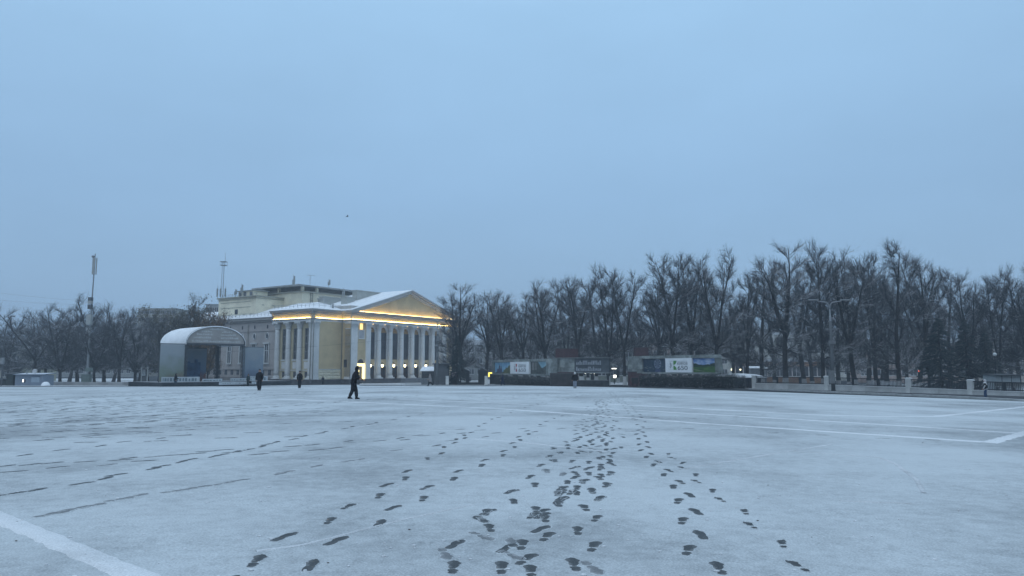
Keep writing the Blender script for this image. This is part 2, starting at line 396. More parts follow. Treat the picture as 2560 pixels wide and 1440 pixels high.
def trail(px, faint=0.0, var=(0, 1, 2, 4, 5), subdiv=None, scale=1.0, jit=0.02):
    W = [onG(*p) for p in px]
    if subdiv:
        n = max(2, int(sum((b - a).length for a, b in zip(W, W[1:])) / subdiv)); P = resample(W, n); W2 = []
        for i, p in enumerate(P):
            t = (P[min(i + 1, n - 1)] - P[max(i - 1, 0)]).normalized(); W2.append(Vector((p.x - t.y * 0.12 * (-1) ** i + pr_rnd.gauss(0, 0.05), p.y + t.x * 0.12 * (-1) ** i + pr_rnd.gauss(0, 0.05), 0)))
        W = W2
    n = len(W)
    for i, p in enumerate(W):
        a = W[max(0, i - 5)]; c = W[min(n - 1, i + 5)]; h = math.atan2(c.y - a.y, c.x - a.x)
        PRINTS.append((p.x, p.y, h + (0.16 if i % 2 else -0.16) + pr_rnd.gauss(0, 0.05), pr_rnd.choice(var), pr_rnd.random() < faint, i % 2, scale * pr_rnd.uniform(1.0, 1.13)))
trail([(560, 1462), (640, 1407), (712, 1347), (822, 1306), (872, 1270), (947, 1243), (967, 1216), (1012, 1199), (1019, 1181), (1068, 1149), (1105, 1136), (1109, 1120), (1137, 1109), (1140, 1100), (1163, 1097), (1160, 1090), (1178, 1083), (1196, 1067), (1212, 1060), (1229, 1049), (1247, 1045), (1277, 1033), (1284, 1026), (1312, 1020), (1331, 1014)], 0, (0, 1, 3, 4))
trail([(1331, 1014), (1400, 1000), (1480, 986)], 0.2, subdiv=0.75)
trail([(690, 1470), (775, 1419), (843, 1357), (948, 1312), (983, 1274), (1057, 1250), (1068, 1222), (1133, 1200), (1146, 1181), (1203, 1166), (1212, 1153), (1257, 1141), (1259, 1130), (1286, 1120), (1281, 1110), (1300, 1102), (1297, 1094), (1321, 1087), (1318, 1079), (1350, 1063), (1366, 1055), (1385, 1047), (1406, 1041)])
trail([(1050, 1470), (1132, 1423), (1140, 1366), (1223, 1324), (1221, 1284), (1283, 1257), (1276, 1233), (1336, 1215), (1326, 1195), (1366, 1180), (1352, 1166), (1386, 1154), (1374, 1143), (1402, 1134), (1385, 1124), (1420, 1115), (1437, 1104)], 0, (0, 1, 2, 3))
trail([(1215, 1470), (1252, 1424), (1268, 1376), (1303, 1366), (1352, 1328), (1340, 1293), (1356, 1283), (1396, 1263), (1404, 1250), (1440, 1236), (1407, 1224), (1456, 1207), (1440, 1196), (1471, 1187), (1470, 1175), (1501, 1166), (1500, 1148)])
trail([(1300, 1475), (1325, 1433), (1318, 1403), (1277, 1362), (1369, 1346), (1361, 1300), (1402, 1238)], 0.3)
trail([(1430, 1470), (1433, 1416), (1486, 1371), (1443, 1331), (1492, 1300), (1460, 1273), (1502, 1250), (1479, 1231), (1518, 1216), (1497, 1198), (1527, 1187), (1503, 1172), (1524, 1159), (1507, 1145), (1533, 1135)], 0, (0, 1, 5))
trail([(1820, 1475), (1795, 1425), (1723, 1380), (1750, 1342), (1708, 1306), (1738, 1283), (1697, 1256), (1723, 1241), (1685, 1220), (1700, 1208), (1661, 1190), (1671, 1179), (1635, 1165), (1645, 1157), (1617, 1145), (1627, 1137), (1603, 1128), (1620, 1120), (1598, 1113), (1617, 1107), (1597, 1099), (1612, 1092), (1592, 1087), (1607, 1082), (1597, 1077), (1607, 1069), (1593, 1063), (1612, 1056), (1590, 1051), (1603, 1045)])
trail([(1595, 1048), (1580, 1030), (1566, 1015), (1548, 1000), (1532, 988), (1526, 978)], 0.1, subdiv=0.8)
trail([(2060, 1475), (1993, 1421), (1958, 1365), (1875, 1318), (1864, 1284), (1800, 1253), (1783, 1230), (1740, 1207), (1741, 1190), (1704, 1172), (1708, 1160), (1680, 1148), (1672, 1138)], 0, (6, 6, 3), scale=0.9)
trail([(1203, 1302), (1205, 1345), (1110, 1390), (1280, 1393), (1478, 1425)], 0.9, (1, 2))
trail([(30, 1238), (85, 1229), (205, 1212), (262, 1199), (292, 1190), (383, 1174), (405, 1168), (452, 1157), (478, 1151), (535, 1143), (556, 1139), (590, 1131), (622, 1126), (655, 1118), (668, 1113), (690, 1107), (735, 1100), (760, 1092), (800, 1085), (812, 1081), (862, 1073), (880, 1068), (925, 1062), (940, 1058), (985, 1050), (1020, 1043), (1055, 1036)], 0, (0, 3, 4), scale=1.05)
trail([(130, 1290), (150, 1283), (200, 1273), (230, 1268), (300, 1252), (340, 1243), (440, 1231), (465, 1227), (500, 1221), (560, 1211), (600, 1204), (700, 1187), (715, 1183), (790, 1168), (870, 1156), (895, 1152)], 0.97, (0, 1))
trail([(-40, 1188), (10, 1168), (35, 1182), (75, 1164), (145, 1171), (130, 1160), (215, 1157), (265, 1165), (300, 1153), (320, 1148), (360, 1155), (385, 1144), (440, 1140), (490, 1136), (515, 1131), (580, 1133), (560, 1127), (645, 1138), (700, 1131), (730, 1118), (795, 1127), (780, 1114), (840, 1122), (870, 1105), (950, 1104), (1000, 1097), (1045, 1090), (1105, 1085), (1150, 1075)], 0.25, (0, 4), scale=1.05)
trail([(-30, 1155), (50, 1140), (110, 1133), (165, 1128), (230, 1118), (300, 1108), (380, 1098), (470, 1090)], 0.2, (0, 4), subdiv=0.72)
pr = pr_rnd
# the worn path in the middle
seen = []
for zx, zy in ((1560,485),(1600,520),(1530,545),(1560,580),(1465,612),(1500,657),(1625,680),(1725,672),(1660,740),(1785,730),(1730,780),(1630,788),(1595,820),(1840,800),(1690,815),(1700,583),(1820,590),(1830,632),(1715,630),(1905,560),(1985,545),(1975,575),(1990,605),(1905,640),(1920,688),(1895,708),(1985,670),(1960,755),(1905,860),(1595,905),(1630,865),(1425,945),(1400,990),(1475,990),(1065,965),(1020,1020),(1245,810),(1890,470),(1905,515),(1840,515),(1955,495),(2005,488),(1780,510),(1800,465),(1850,490),(1925,430),(1990,435),(1955,460),(1830,430),(1900,395),(1955,390),(2000,410),(1760,400),(1740,420),(1840,380),(1650,437),(1660,463)):
    p = onG(860 + zx / 2.977, 960 + zy / 2.977); seen.append((p.x, p.y)); PRINTS.append((p.x, p.y, math.pi / 2 + pr.gauss(-.1, .2), pr.choice((0, 1, 2, 3, 4, 5)), pr.random() < .15, pr.random() < .5, pr.uniform(1.0, 1.12)))
for k in range(420):
    py = 998 + 140 * pr.random() ** 1.2
    cxp = 1506 - 36 * (py - 1004) / 200; wpx = 16 + 58 * (py - 1004) / 200
    p = onG(pr.gauss(cxp, wpx * 0.62), py)
    if any((p.x - a) ** 2 + (p.y - c) ** 2 < 0.27 ** 2 for a, c in seen) or len(seen) > 300: continue
    seen.append((p.x, p.y)); PRINTS.append((p.x, p.y, math.pi / 2 + pr.gauss(0.0, 0.22) - 0.1 + (math.pi if pr.random() < 0.4 else 0), pr.choice((0, 1, 2, 4, 5)), pr.random() < 0.25, pr.random() < .5, pr.uniform(0.95, 1.12)))
# many crossing trails on the left half
for k in range(64):
    y0 = pr.uniform(985, 1120) if k % 3 else pr.uniform(1020, 1070); x0 = pr.uniform(-300, 300)
    x1 = x0 + pr.uniform(350, 900); y1 = max(980, y0 - (x1 - x0) * pr.uniform(0.03, 0.08))
    trail([(x0, y0), ((x0 + x1) / 2, (y0 + y1) / 2 + pr.uniform(-2, 2)), (x1, y1)], 0.15, (0, 1, 4), subdiv=pr.uniform(0.68, 0.85), scale=1.3)
for k in range(16):
    x0 = pr.uniform(900, 1500); y0 = pr.uniform(985, 1010)
    trail([(x0, y0), (x0 + pr.uniform(100, 400), y0 - pr.uniform(4, 14))], 0.4, subdiv=0.9)
for pts in ([(1500, 1085), (1650, 1071), (1760, 1074), (1900, 1081), (2060, 1090), (2330, 1102)], [(1640, 1046), (1760, 1048), (1900, 1038)], [(900, 1110), (1180, 1080), (1500, 1060)], [(1000, 1128), (1250, 1085), (1480, 1070)]):
    trail(pts, 0.5, (0, 4), subdiv=0.9)
def pkey(p):
    d = math.hypot(p[0], p[1]); vis = abs(p[0]) < 0.72 * p[1] + 0.5 and p[1] > 4.6
    return d if vis else d + 500
PRINTS.sort(key=pkey)
far = MB()
for i, (x, y, h, k, ft, mir, sc) in enumerate(PRINTS):
    if abs(x) > y * 0.9 + 2: continue
    if i < 300:
        o = link('boot_print', PRV[k][2 if ft else 1], square, (x, y, sqz(x, y)), h); o.scale = (sc * 1.04, (-sc if mir else sc) * 0.9, 1)
    else:
        ol = PRV[k][0]; c, s_ = math.cos(h) * sc, math.sin(h) * sc; mm = -1 if mir else 1
        zz = sqz(x, y); src = PRV[0][0] if k in (6,) else ol
        far.add([(x + a * c - b * mm * s_, y + a * s_ + b * mm * c, zz + z) for a, b, z in src.v], src.f)
        far.m[-len(src.f):] = [(2 if ft else 0) if q == 0 else q for q in src.m]
tag(far.build('boot_prints', [M_PR, M_SQ, M_PF], square, smooth=True), kind='stuff')
# crumbs of kicked-up snow lying about
cr = MB(); crr = random.Random(11)
for k in range(420):
    Y = 5 + 30 * crr.random() ** 2.2; X = crr.uniform(-0.75, 0.75) * Y; r = crr.uniform(0.006, 0.016) * (1.3 if crr.random() < 0.1 else 1)
    b0 = len(cr.v); cr.ball((X, Y, sqz(X, Y) + r * 0.25), r, 0, 6, crr.uniform(0.8, 1.8), crr.uniform(0.7, 1.2), crr.uniform(0.4, 0.7))
tag(cr.build('snow_crumbs', M_LINE, square, smooth=True), kind='stuff')
dk = MB()
for k in range(26):
    Y = 5.5 + 26 * crr.random() ** 1.6; X = crr.uniform(-0.7, 0.7) * Y
    dk.ball((X, Y, sqz(X, Y) + 0.004), crr.uniform(0.005, 0.012), 0, 6, 1.4, 0.8, 0.4)
tag(dk.build('litter_specks', mat('dead_leaf', (0.05, 0.035, 0.025), 0.9), square), kind='stuff')
# ================================================================== THEATRE
OCHRE = mat('ochre_plaster', (0.60, 0.475, 0.29), 0.9, 0.10, 0.5, 0.2, 5, detail=6)
CREAM = mat('cream_plaster', (0.76, 0.70, 0.54), 0.9, 0.12, 0.45, 0.2, 5, detail=6)
WHITEP = mat('white_stucco', (0.68, 0.68, 0.67), 0.85, 0.08, 0.6, 0.15, 6, detail=6)
PINKW = mat('greyed_plaster', (0.47, 0.43, 0.41), 0.9, 0.10, 0.4, 0.2, 5, detail=6)
PLINTH = mat('plinth_granite', (0.09, 0.088, 0.092), 0.75, 0.25, 1.3, 0.2, 8, snow=0.25)
ROOFM = mat('roof_sheet', (0.30, 0.31, 0.31), 0.6, 0.15, 0.6, snow=0.6)
LEDM = mat('warm_led', (1, 0.8, 0.4), 0.5, 0, emit=(1.0, 0.68, 0.22), es=22.0)
LUN = mat('lunette_ochre', (0.40, 0.235, 0.10), 0.9, 0.12, 0.8)
DOORM = mat('dark_door', (0.055, 0.038, 0.033), 0.55, 0.3, 2.0)
CURT = mat('window_dim', (0.075, 0.078, 0.088), 0.2, 0.35, 0.55, spec=0.5)
PIPE = mat('pipe_paint', (0.36, 0.35, 0.31), 0.6, 0.1, 2)
CY0 = 158.0; CX0 = gx(779, CY0); TZ = -2.05
theatre = empty('theatre', (CX0, CY0, TZ), 'yellow theatre with white columns, lit cornice and gable beyond the square', 'theatre', R(56))
def TP(name, mb, m, parent=None, smooth=False): return mb.build(name, m, parent or theatre, smooth=smooth)
ZC0, ZC1, ZA, ZF, ZK = 1.3, 13.8, 14.45, 15.3, 16.25      # floor, column top, architrave top, frieze top, cornice top
PATH = [(0, 13.3), (0, 0), (8.35, 0), (8.35, -2.9), (46.45, -2.9), (46.45, 0), (54.8, 0), (54.8, 30)]
def offs(path, d):
    o = []; n = len(path)
    def nrm(a, b):
        t = Vector((b[0] - a[0], b[1] - a[1])).normalized(); return Vector((t.y, -t.x)) * -1
    for i, p in enumerate(path):
        # outward is on the right-hand side of travel seen from above (towards -x on the first leg)
        ns = []
        if i > 0: ns.append(nrm(path[i - 1], p))
        if i < n - 1: ns.append(nrm(p, path[i + 1]))
        ns = [-q for q in ns]
        if len(ns) == 2 and abs(ns[0].dot(ns[1])) < 0.1: q = ns[0] + ns[1]
        else: q = ns[0]
        o.append((p[0] + q.x * d, p[1] + q.y * d))
    return o
def ring_band(mb, path, o1, o0, z0, z1, mi=0, z1b=None):
    A = offs(path, o1); B = offs(path, o0); n = len(path); z1b = z1 if z1b is None else z1b
    P = [(x, y, z0) for x, y in A] + [(x, y, z1) for x, y in A] + [(x, y, z1b) for x, y in B] + [(x, y, z0) for x, y in B]
    F = []
    for i in range(n - 1):
        for k in range(4):
            a, b = k * n, ((k + 1) % 4) * n; F.append((a + i, a + i + 1, b + i + 1, b + i))
    F.append(tuple(k * n for k in range(4))); F.append(tuple(k * n + n - 1 for k in (3, 2, 1, 0)))
    mb.add(P, F, mi); return mb
def arc(cx, cz, r, n=10): return [(cx + r * math.cos(math.pi * k / n), cz + r * math.sin(math.pi * k / n)) for k in range(n + 1)]
# plinth and steps
b = MB(); ring_band(b, PATH, 0.55, -1.5, 0.0, ZC0 - 0.004); b.b2(10, 45, -1.6, 3, 0, ZC0 - 0.01); b.b2(-0.2, 3, -0.2, 13.2, 0, ZC0 - 0.012); TP('plinth', b, PLINTH)
for k in range(4):
    b = MB(); b.b2(10.6, 44.2, -3.45 - 0.4 * (4 - k), -3.42, 0, 0.9 - 0.22 * (3 - k)); TP('step', b, PLINTH)
# ---- columns: shaft, base, capital
col_b = MB(); col_b.box((0, 0, 0.15), (1.6, 1.6, 0.3)); col_b.lathe([(0.76, 0.3), (0.80, 0.40), (0.76, 0.5), (0.66, 0.55), (0.72, 0.66), (0.66, 0.74)], 20)
me_base = col_b.mesh('base', WHITEP, True)
H_ = ZC1 - ZC0
sh = MB(); prof = []
for k in range(14):
    t = k / 13; prof.append((0.57 - 0.075 * t ** 1.8, 0.74 + (H_ - 2.15) * t))
sh.lathe(prof, 24); sh.lathe([(0.57, H_ - 1.45), (0.62, H_ - 1.42), (0.62, H_ - 1.34), (0.56, H_ - 1.30)], 20)
me_shaft = sh.mesh('shaft', WHITEP, True)
cp = MB(); z = H_ - 1.3
cp.lathe([(0.54, z), (0.56, z + 0.3), (0.66, z + 0.75), (0.86, z + 1.02), (0.80, z + 1.06)], 16)
for tier, (rz_, zz, hh) in enumerate(((0.60, z + 0.02, 0.5), (0.68, z + 0.42, 0.5))):
    for k in range(8):
        w = math.pi / 4 * (k + 0.5 * tier); cp.add([(math.cos(w + q) * r0, math.sin(w + q) * r0, h0) for q, r0, h0 in ((-0.26, rz_ - .03, zz), (0.26, rz_ - .03, zz), (0.2, rz_ + 0.12, zz + hh * 0.85), (-0.2, rz_ + 0.12, zz + hh * 0.85), (-0.12, rz_ + 0.24, zz + hh * 0.72), (0.12, rz_ + 0.24, zz + hh * 0.72))], [(0, 1, 2, 3), (3, 2, 5, 4)])
for k in range(4):
    w = math.pi / 4 + k * math.pi / 2; c = (math.cos(w) * 1.0, math.sin(w) * 1.0, z + 0.98); cp.ball(c, 0.19, 0, 8)
cp.box((0, 0, H_ - 0.13), (1.75, 1.75, 0.26)); me_cap = cp.mesh('capital', WHITEP, False)
def column(x, y):
    o = link('column', me_shaft, theatre, (x, y, ZC0)); link('base', me_base, o); link('capital', me_cap, o); return o
for y in (1.15, 4.85, 8.55, 12.25): column(0.62, y)
XC = [27.4 + 3.85 * k for k in (-2.5, -1.5, -0.5, 0.5, 1.5, 2.5)]
for x in XC: column(x, -2.15)
def pilaster(x0, x1, y0, y1):
    b = MB(); b.b2(x0, x1, y0, y1, ZC0, ZC1 - 1.25); b.b2(x0 - 0.06, x1 + 0.06, y0 - 0.08, y1, ZC0 - 0.002, ZC0 + 0.55); b.b2(x0 - 0.05, x1 + 0.05, y0 - 0.07, y1, ZC1 - 1.42, ZC1 - 1.27); o = TP('pilaster', b, WHITEP)
    c = MB(); n = 4; c.b2(x0 + 0.02, x1 - 0.02, y0 + 0.02, y1, ZC1 - 1.25, ZC1 - 0.26); c.b2(x0 - 0.18, x1 + 0.18, y0 - 0.2, y1 - 0.01, ZC1 - 0.26, ZC1 - 0.001)
    w = (x1 - x0) / n
    for k in range(n):
        for t, zz in ((0, ZC1 - 1.2), (1, ZC1 - 0.75)):
            xc = x0 + w * (k + 0.5 + 0.25 * t - 0.12); c.add([(xc - w * .38, y0, zz), (xc + w * .38, y0, zz), (xc + w * .3, y0 - 0.16, zz + 0.38), (xc - w * .3, y0 - 0.16, zz + 0.38), (xc, y0 - 0.26, zz + 0.3)], [(0, 1, 2, 3), (3, 2, 4)])
    for xx in (x0 - 0.05, x1 + 0.05): c.ball((xx, y0 - 0.12, ZC1 - 0.36), 0.17, 0, 8)
    TP('capital', c, WHITEP, o)
pilaster(0.25, 1.75, -0.16, 0.9); pilaster(8.36, 10.4, -2.88, -1.0); pilaster(13.1, 14.5, -2.88, -1.0); pilaster(40.3, 41.7, -2.88, -1.0); pilaster(44.4, 46.44, -2.88, -1.0)
# ---- walls
b = MB(); b.b2(1.75, 8.6, 0.02, 0.6, ZC0 + 2.1, ZC1); TP('wall', b, OCHRE)
b = MB(); b.b2(1.75, 8.62, -0.02, 0.6, ZC0, ZC0 + 2.1); TP('dado', b, CREAM)
b = MB(); b.b2(1.75, 8.35, -0.16, -0.02, ZC0 + 2.1, ZC0 + 2.24); TP('string_course', b, WHITEP)
me_rus = None
for r_ in range(3):                                              # rusticated blocks
    for c_ in range(6):
        w = 1.06; x0 = 1.85 + c_ * (w + 0.04) - (0.5 if r_ % 2 else 0)
        xa, xb = max(1.8, x0), min(8.32, x0 + w)
        if xb - xa < 0.25: continue
        z0 = ZC0 + 0.08 + r_ * 0.66; q = MB(); q.add([(xa, -0.02, z0), (xb, -0.02, z0), (xb, -0.02, z0 + 0.62), (xa, -0.02, z0 + 0.62), (xa + 0.14, -0.13, z0 + 0.12), (xb - 0.14, -0.13, z0 + 0.12), (xb - 0.14, -0.13, z0 + 0.5), (xa + 0.14, -0.13, z0 + 0.5)], [(4, 5, 6, 7), (0, 1, 5, 4), (1, 2, 6, 5), (2, 3, 7, 6), (3, 0, 4, 7)])
        TP('rusticated_block', q, CREAM)
b = MB(); b.b2(8.36, 8.9, -2.86, 0.5, ZC0, ZC1); TP('return_wall', b, OCHRE)
b = MB(); b.b2(8.30, 8.36, -1.75, -0.85, ZC0 + 2.6, ZC0 + 4.3); TP('window', b, CURT)
# side wall behind its columns, with three tall windows
b = MB(); wins = [(2.2, 3.8), (5.9, 7.5), (9.6, 11.2)]; prev = 0.5
for a, c in wins + [(13.3, None)]:
    b.b2(1.1, 1.6, prev, a, ZC0, ZC1)
    if c: b.b2(1.1, 1.6, a, c, ZC0, 5.6); b.b2(1.1, 1.6, a, c, 12.4, ZC1); prev = c
TP('side_wall', b, mat('pale_ochre', (0.54, 0.47, 0.32), 0.9, 0.1, 0.5))
for a, c in wins:
    b = MB(); b.b2(1.33, 1.38, a, c, 5.6, 12.4); o = TP('window', b, CURT)
    f = MB()
    for yy in (a + 0.06, (a + c) / 2, c - 0.06): f.b2(1.25, 1.33, yy - 0.05, yy + 0.05, 5.6, 12.4)
    for zz in (5.68, 7.3, 9.0, 10.7, 12.3): f.b2(1.255, 1.325, a, c, zz - 0.05, zz + 0.05)
    TP('frame', f, GALV, o)
    b = MB(); b.b2(0.95, 1.3, a - 0.1, c + 0.1, 5.3, 5.6); TP('sill', b, WHITEP, o)
    b = MB(); b.b2(1.02, 1.1, a + 0.1, c - 0.1, 3.6, 5.1); TP('balustrade_panel', b, WHITEP, o)
    b = MB(); b.b2(1.05, 1.1, a + 0.4, c - 0.4, 1.7, 2.9); TP('cellar_window', b, CURT, o)
b = MB(); b.b2(0.9, 1.1, 0.6, 13.2, 3.2, 3.36); TP('string_course', b, WHITEP)
# end bay of the portico: ochre strip with portal, framed panel and lamp niche
for x0, x1 in ((10.4, 13.1), (41.7, 44.4)):
    b = MB(); b.b2(x0, x1, -2.5, -1.2, ZC0, ZC1); TP('wall', b, OCHRE)
b = MB(); b.b2(11.0, 12.6, -2.56, -2.5, 10.4, 12.1); o = TP('framed_panel', b, mat('panel_grey', (0.42, 0.42, 0.43), 0.7))
f = MB(); f.b2(10.85, 12.75, -2.62, -2.5, 12.1, 12.24); f.b2(10.85, 12.75, -2.66, -2.5, 10.22, 10.4); f.b2(10.85, 11.0, -2.62, -2.5, 10.4, 12.1); f.b2(12.6, 12.75, -2.62, -2.5, 10.4, 12.1); TP('frame', f, WHITEP, o)
b = MB(); b.b2(11.35, 12.2, -2.58, -2.5, 12.35, 13.7); TP('lit_niche', b, mat('niche_lamp', (1, .8, .4), .5, 0, emit=(1.0, 0.62, 0.18), es=1.5))
b = MB(); b.b2(11.25, 12.25, -2.56, -2.5, ZC0, 4.1); o = TP('portal_door', b, mat('portal_door', (0.23, 0.20, 0.15), 0.7))
b = MB(); PORT = mat('portal_light', (1, .9, .5), .5, 0, emit=(1.0, 0.83, 0.36), es=2.2)
b.b2(10.62, 11.2, -2.72, -2.5, ZC0, 4.75); b.b2(12.3, 12.88, -2.72, -2.5, ZC0, 4.75); b.b2(11.2, 12.3, -2.72, -2.5, 4.15, 4.75); TP('lit_portal_frame', b, PORT, o)
b = MB(); b.prism_y([(10.9, 4.78)] + [(11.75 + 0.85 * math.cos(math.pi * k / 10), 4.78 + 0.95 * math.sin(math.pi * k / 10)) for k in range(11)][::-1][1:], -2.6, -2.5); TP('portal_fanlight', b, CURT, o)
# portico wall with arched bays
XE = [13.9] + XC + [40.9]
for a, c in zip(XE, XE[1:]):
    xm = (a + c) / 2; hw = 1.22; zs = 11.95; y0, y1 = -1.75, -1.4
    arcp = arc(xm, zs, hw, 12)
    b = MB()
    for k in range(12):
        (xa, za), (xb, zb) = arcp[k], arcp[k + 1]; b.add([(xa, y0, za), (xb, y0, zb), (xb, y0, ZC1), (xa, y0, ZC1), (xa, y1, za), (xb, y1, zb)], [(0, 1, 2, 3), (0, 4, 5, 1)])
    b.b2(a, xm - hw, y0, y1, ZC0, ZC1); b.b2(xm + hw, c, y0, y1, ZC0, ZC1)
    bay = TP('arched_bay', b, WHITEP)
    b = MB(); b.prism_y([(xm - hw, 4.3), (xm + hw, 4.3), (xm + hw, zs)] + arcp[1:-1] + [(xm - hw, zs)], -1.36, -1.1); TP('lunette', b, LUN, bay)
    b = MB(); b.b2(xm - hw + 0.05, xm + hw - 0.05, -1.45, -1.37, 5.75, 11.95); TP('window', b, CURT, bay)
    f = MB()
    for xx in (xm - hw + 0.1, xm - 0.4, xm + 0.4, xm + hw - 0.1): f.b2(xx - 0.05, xx + 0.05, -1.5, -1.45, 5.75, 11.95)
    for zz in (5.8, 7.9, 10.0, 11.9): f.b2(xm - hw + 0.05, xm + hw - 0.05, -1.49, -1.455, zz - 0.05, zz + 0.05)
    TP('window_frame', f, mat('frame_brown', (0.09, 0.085, 0.085), 0.6), bay)
    b = MB(); b.b2(xm - hw, xm + hw, -1.6, -1.36, 4.32, 5.72); TP('spandrel_panel', b, OCHRE, bay)
    b = MB(); b.b2(xm - hw, xm - 0.02, -1.52, -1.36, ZC0, 4.2); b.b2(xm + 0.02, xm + hw, -1.52, -1.36, ZC0, 4.2); TP('door', b, DOORM, bay)
    g = MB()
    for xx in (xm - hw / 2 - 0.02, xm + hw / 2 + 0.02): g.b2(xx - 0.36, xx + 0.36, -1.545, -1.522, 2.3, 3.9)
    TP('door_pane', g, GLASSD, bay)
for x in XE[:-1]:                                                # lanterns on brackets beside the columns
    b = MB(); b.lathe([(0.10, -0.32), (0.22, -0.24), (0.26, 0.22), (0.2, 0.34)], 8, (x + 1.0, -2.45, 4.25)); o = TP('lantern', b, LAMPW)
    b = MB(); b.lathe([(0.4, 0.4), (0.2, 0.6), (0.05, 0.78)], 8, (x + 1.0, -2.45, 4.25)); b.b2(x + 0.97, x + 1.03, -2.45, -1.7, 5.0, 5.07); TP('lantern_cap', b, IRON, o)
b = MB(); b.b2(8.4, 46.4, -2.85, 0.4, ZC1 + 0.003, ZC1 + 0.2); TP('portico_ceiling', b, OCHRE)
# glowing discs added under the portico soffit to warm the columns and arches
GLOWM = mat('added_soffit_glow', (1, .8, .5), .5, 0, emit=(1.0, 0.6, 0.25), es=4.0)
for a, c in zip(XE, XE[1:]):
    b = MB(); b.lathe([(0.16, -0.05), (0.16, 0.0)], 10, ((a + c) / 2, -2.2, ZC1)); TP('added_soffit_glow', b, GLOWM)
# ---- entablature
b = MB(); ring_band(b, PATH, 0.02, -1.6, ZC1 + 0.001, ZA); ring_band(b, PATH, 0.10, -0.5, ZC1 + 0.42, ZA - 0.1); ring_band(b, PATH, 0.36, -0.6, ZA - 0.1, ZA + 0.02); TP('architrave', b, WHITEP)
b = MB(); ring_band(b, PATH, -0.05, -1.4, ZA + 0.021, ZF); TP('frieze', b, mat('frieze', (0.55, 0.47, 0.32), 0.9, 0.06))
b = MB(); ring_band(b, PATH, 0.28, -1.3, ZF + 0.002, ZF + 0.14); ring_band(b, PATH, 0.55, -1.3, ZF + 0.40, ZF + 0.52); ring_band(b, PATH, 0.85, -1.3, ZF + 0.52, ZF + 0.78); ring_band(b, PATH, 1.0, -1.3, ZF + 0.78, ZK); TP('cornice', b, mat('cornice_grey', (0.42, 0.40, 0.38), 0.85, 0.08))
b = MB(); D = offs(PATH, 0.30)
for (xa, ya), (xb, yb) in zip(D, D[1:]):
    L_ = math.hypot(xb - xa, yb - ya); n = int(L_ / 0.42)
    for k in range(n):
        t = (k + 0.5) / n; b.box((xa + (xb - xa) * t, ya + (yb - ya) * t, ZF + 0.27), (0.22, 0.22, 0.24))
tag(TP('dentils', b, WHITEP), kind='stuff')
for i in range(5):                                               # warm light strips on the architrave ledge
    P_ = [PATH[i], PATH[i + 1]]; d = Vector((P_[1][0] - P_[0][0], P_[1][1] - P_[0][1])).normalized(); n = Vector((d.y, -d.x))
    if n.dot(Vector((-1, 0))) < 0 and i == 0: n = -n
    n = {0: Vector((-1, 0)), 1: Vector((0, -1)), 2: Vector((-1, 0)), 3: Vector((0, -1)), 4: Vector((1, 0))}[i]
    a = Vector(P_[0]) + n * 0.14 + d * (0.35 if i in (0, 1) else 0.0); c = Vector(P_[1]) + n * 0.14 - d * (0.75 if i == 0 else 0.1)
    if i == 1: a += d * 0.4
    m_ = (a + c) / 2; b = MB(); b.box((m_.x, m_.y, ZA + 0.06), ((c - a).length, 0.06, 0.07), math.atan2(d.y, d.x)); TP('light_strip', b, LEDM)
# ---- pediment and roofs
XL, XR, XM, ZP = 7.7, 47.1, 27.4, 22.3
b = MB(); b.prism_y([(XL + 1.2, ZK), (XR - 1.2, ZK), (XM, ZP - 0.75)], -2.75, -2.2); TP('tympanum', b, OCHRE)
def raking(y0, y1, dz, th):
    m = MB()
    for s in (0, 1):
        xa, xb = ((XL, XM) if s == 0 else (XM, XR)); za, zb = ((ZK, ZP) if s == 0 else (ZP, ZK))
        m.prism_y([(xa, za + dz), (xb, zb + dz), (xb, zb + dz - th), (xa + (1.2 if s == 0 else 0), za + dz - (th if s == 0 else 0)) if s == 0 else (xa, za + dz - th)][:4] if s == 0 else [(xa, za + dz), (xb, zb + dz), (xb - 1.2, zb + dz - 0.0), (xa, za + dz - th)], y0, y1)
    return m
TP('raking_cornice', raking(-3.75, -2.3, 0.12, 0.42), mat('cornice_grey', None)); TP('raking_cornice', raking(-3.2, -2.32, -0.32, 0.35), WHITEP)
b = MB()
for s in (-1, 1):
    n = 44
    for k in range(2, n):
        t = k / n; x = XM + s * 19.0 * t; zz = ZP - 0.95 - (ZP - ZK - 0.25) * t; b.box((x, -2.95, zz), (0.2, 0.3, 0.2))
tag(TP('pediment_dentils', b, WHITEP), kind='stuff')
b = MB(); b.b2(XL + 2.4, XR - 2.4, -3.3, -3.14, ZK + 0.02, ZK + 0.12); TP('light_strip', b, mat('warm_led_pediment', (1, 0.8, 0.4), 0.5, 0, emit=(1.0, 0.70, 0.26), es=10.0))
b = MB()
for s in (0, 1):
    xa, xb, za, zb = (XL - 0.1, XM, ZK + 0.14, ZP + 0.14) if s == 0 else (XM, XR + 0.1, ZP + 0.14, ZK + 0.14)
    P = [(xa, -3.8, za), (xb, -3.8, zb), (xb, 30, zb), (xa, 30, za)]; P += [(x, y, z + 0.16) for x, y, z in P]
    b.add(P, [(3, 2, 1, 0), (4, 5, 6, 7), (0, 1, 5, 4), (1, 2, 6, 5), (2, 3, 7, 6), (3, 0, 4, 7)])
gable = TP('gable_roof', b, SNOW)
def hip(pts, faces, name='hip_roof'):
    b = MB(); b.add(pts, faces); b.add([(x, y, z - 0.14) for x, y, z in pts], [tuple(reversed(f)) for f in faces]); return TP(name, b, SNOW)
hip([(-1.05, -1.05, ZK + .14), (9.5, -1.05, ZK + .14), (9.5, 7.5, 18.7), (7.5, 7.5, 18.7), (7.5, 14, 18.7), (-1.05, 14, ZK + .14)], [(0, 1, 2, 3), (0, 3, 4, 5)])
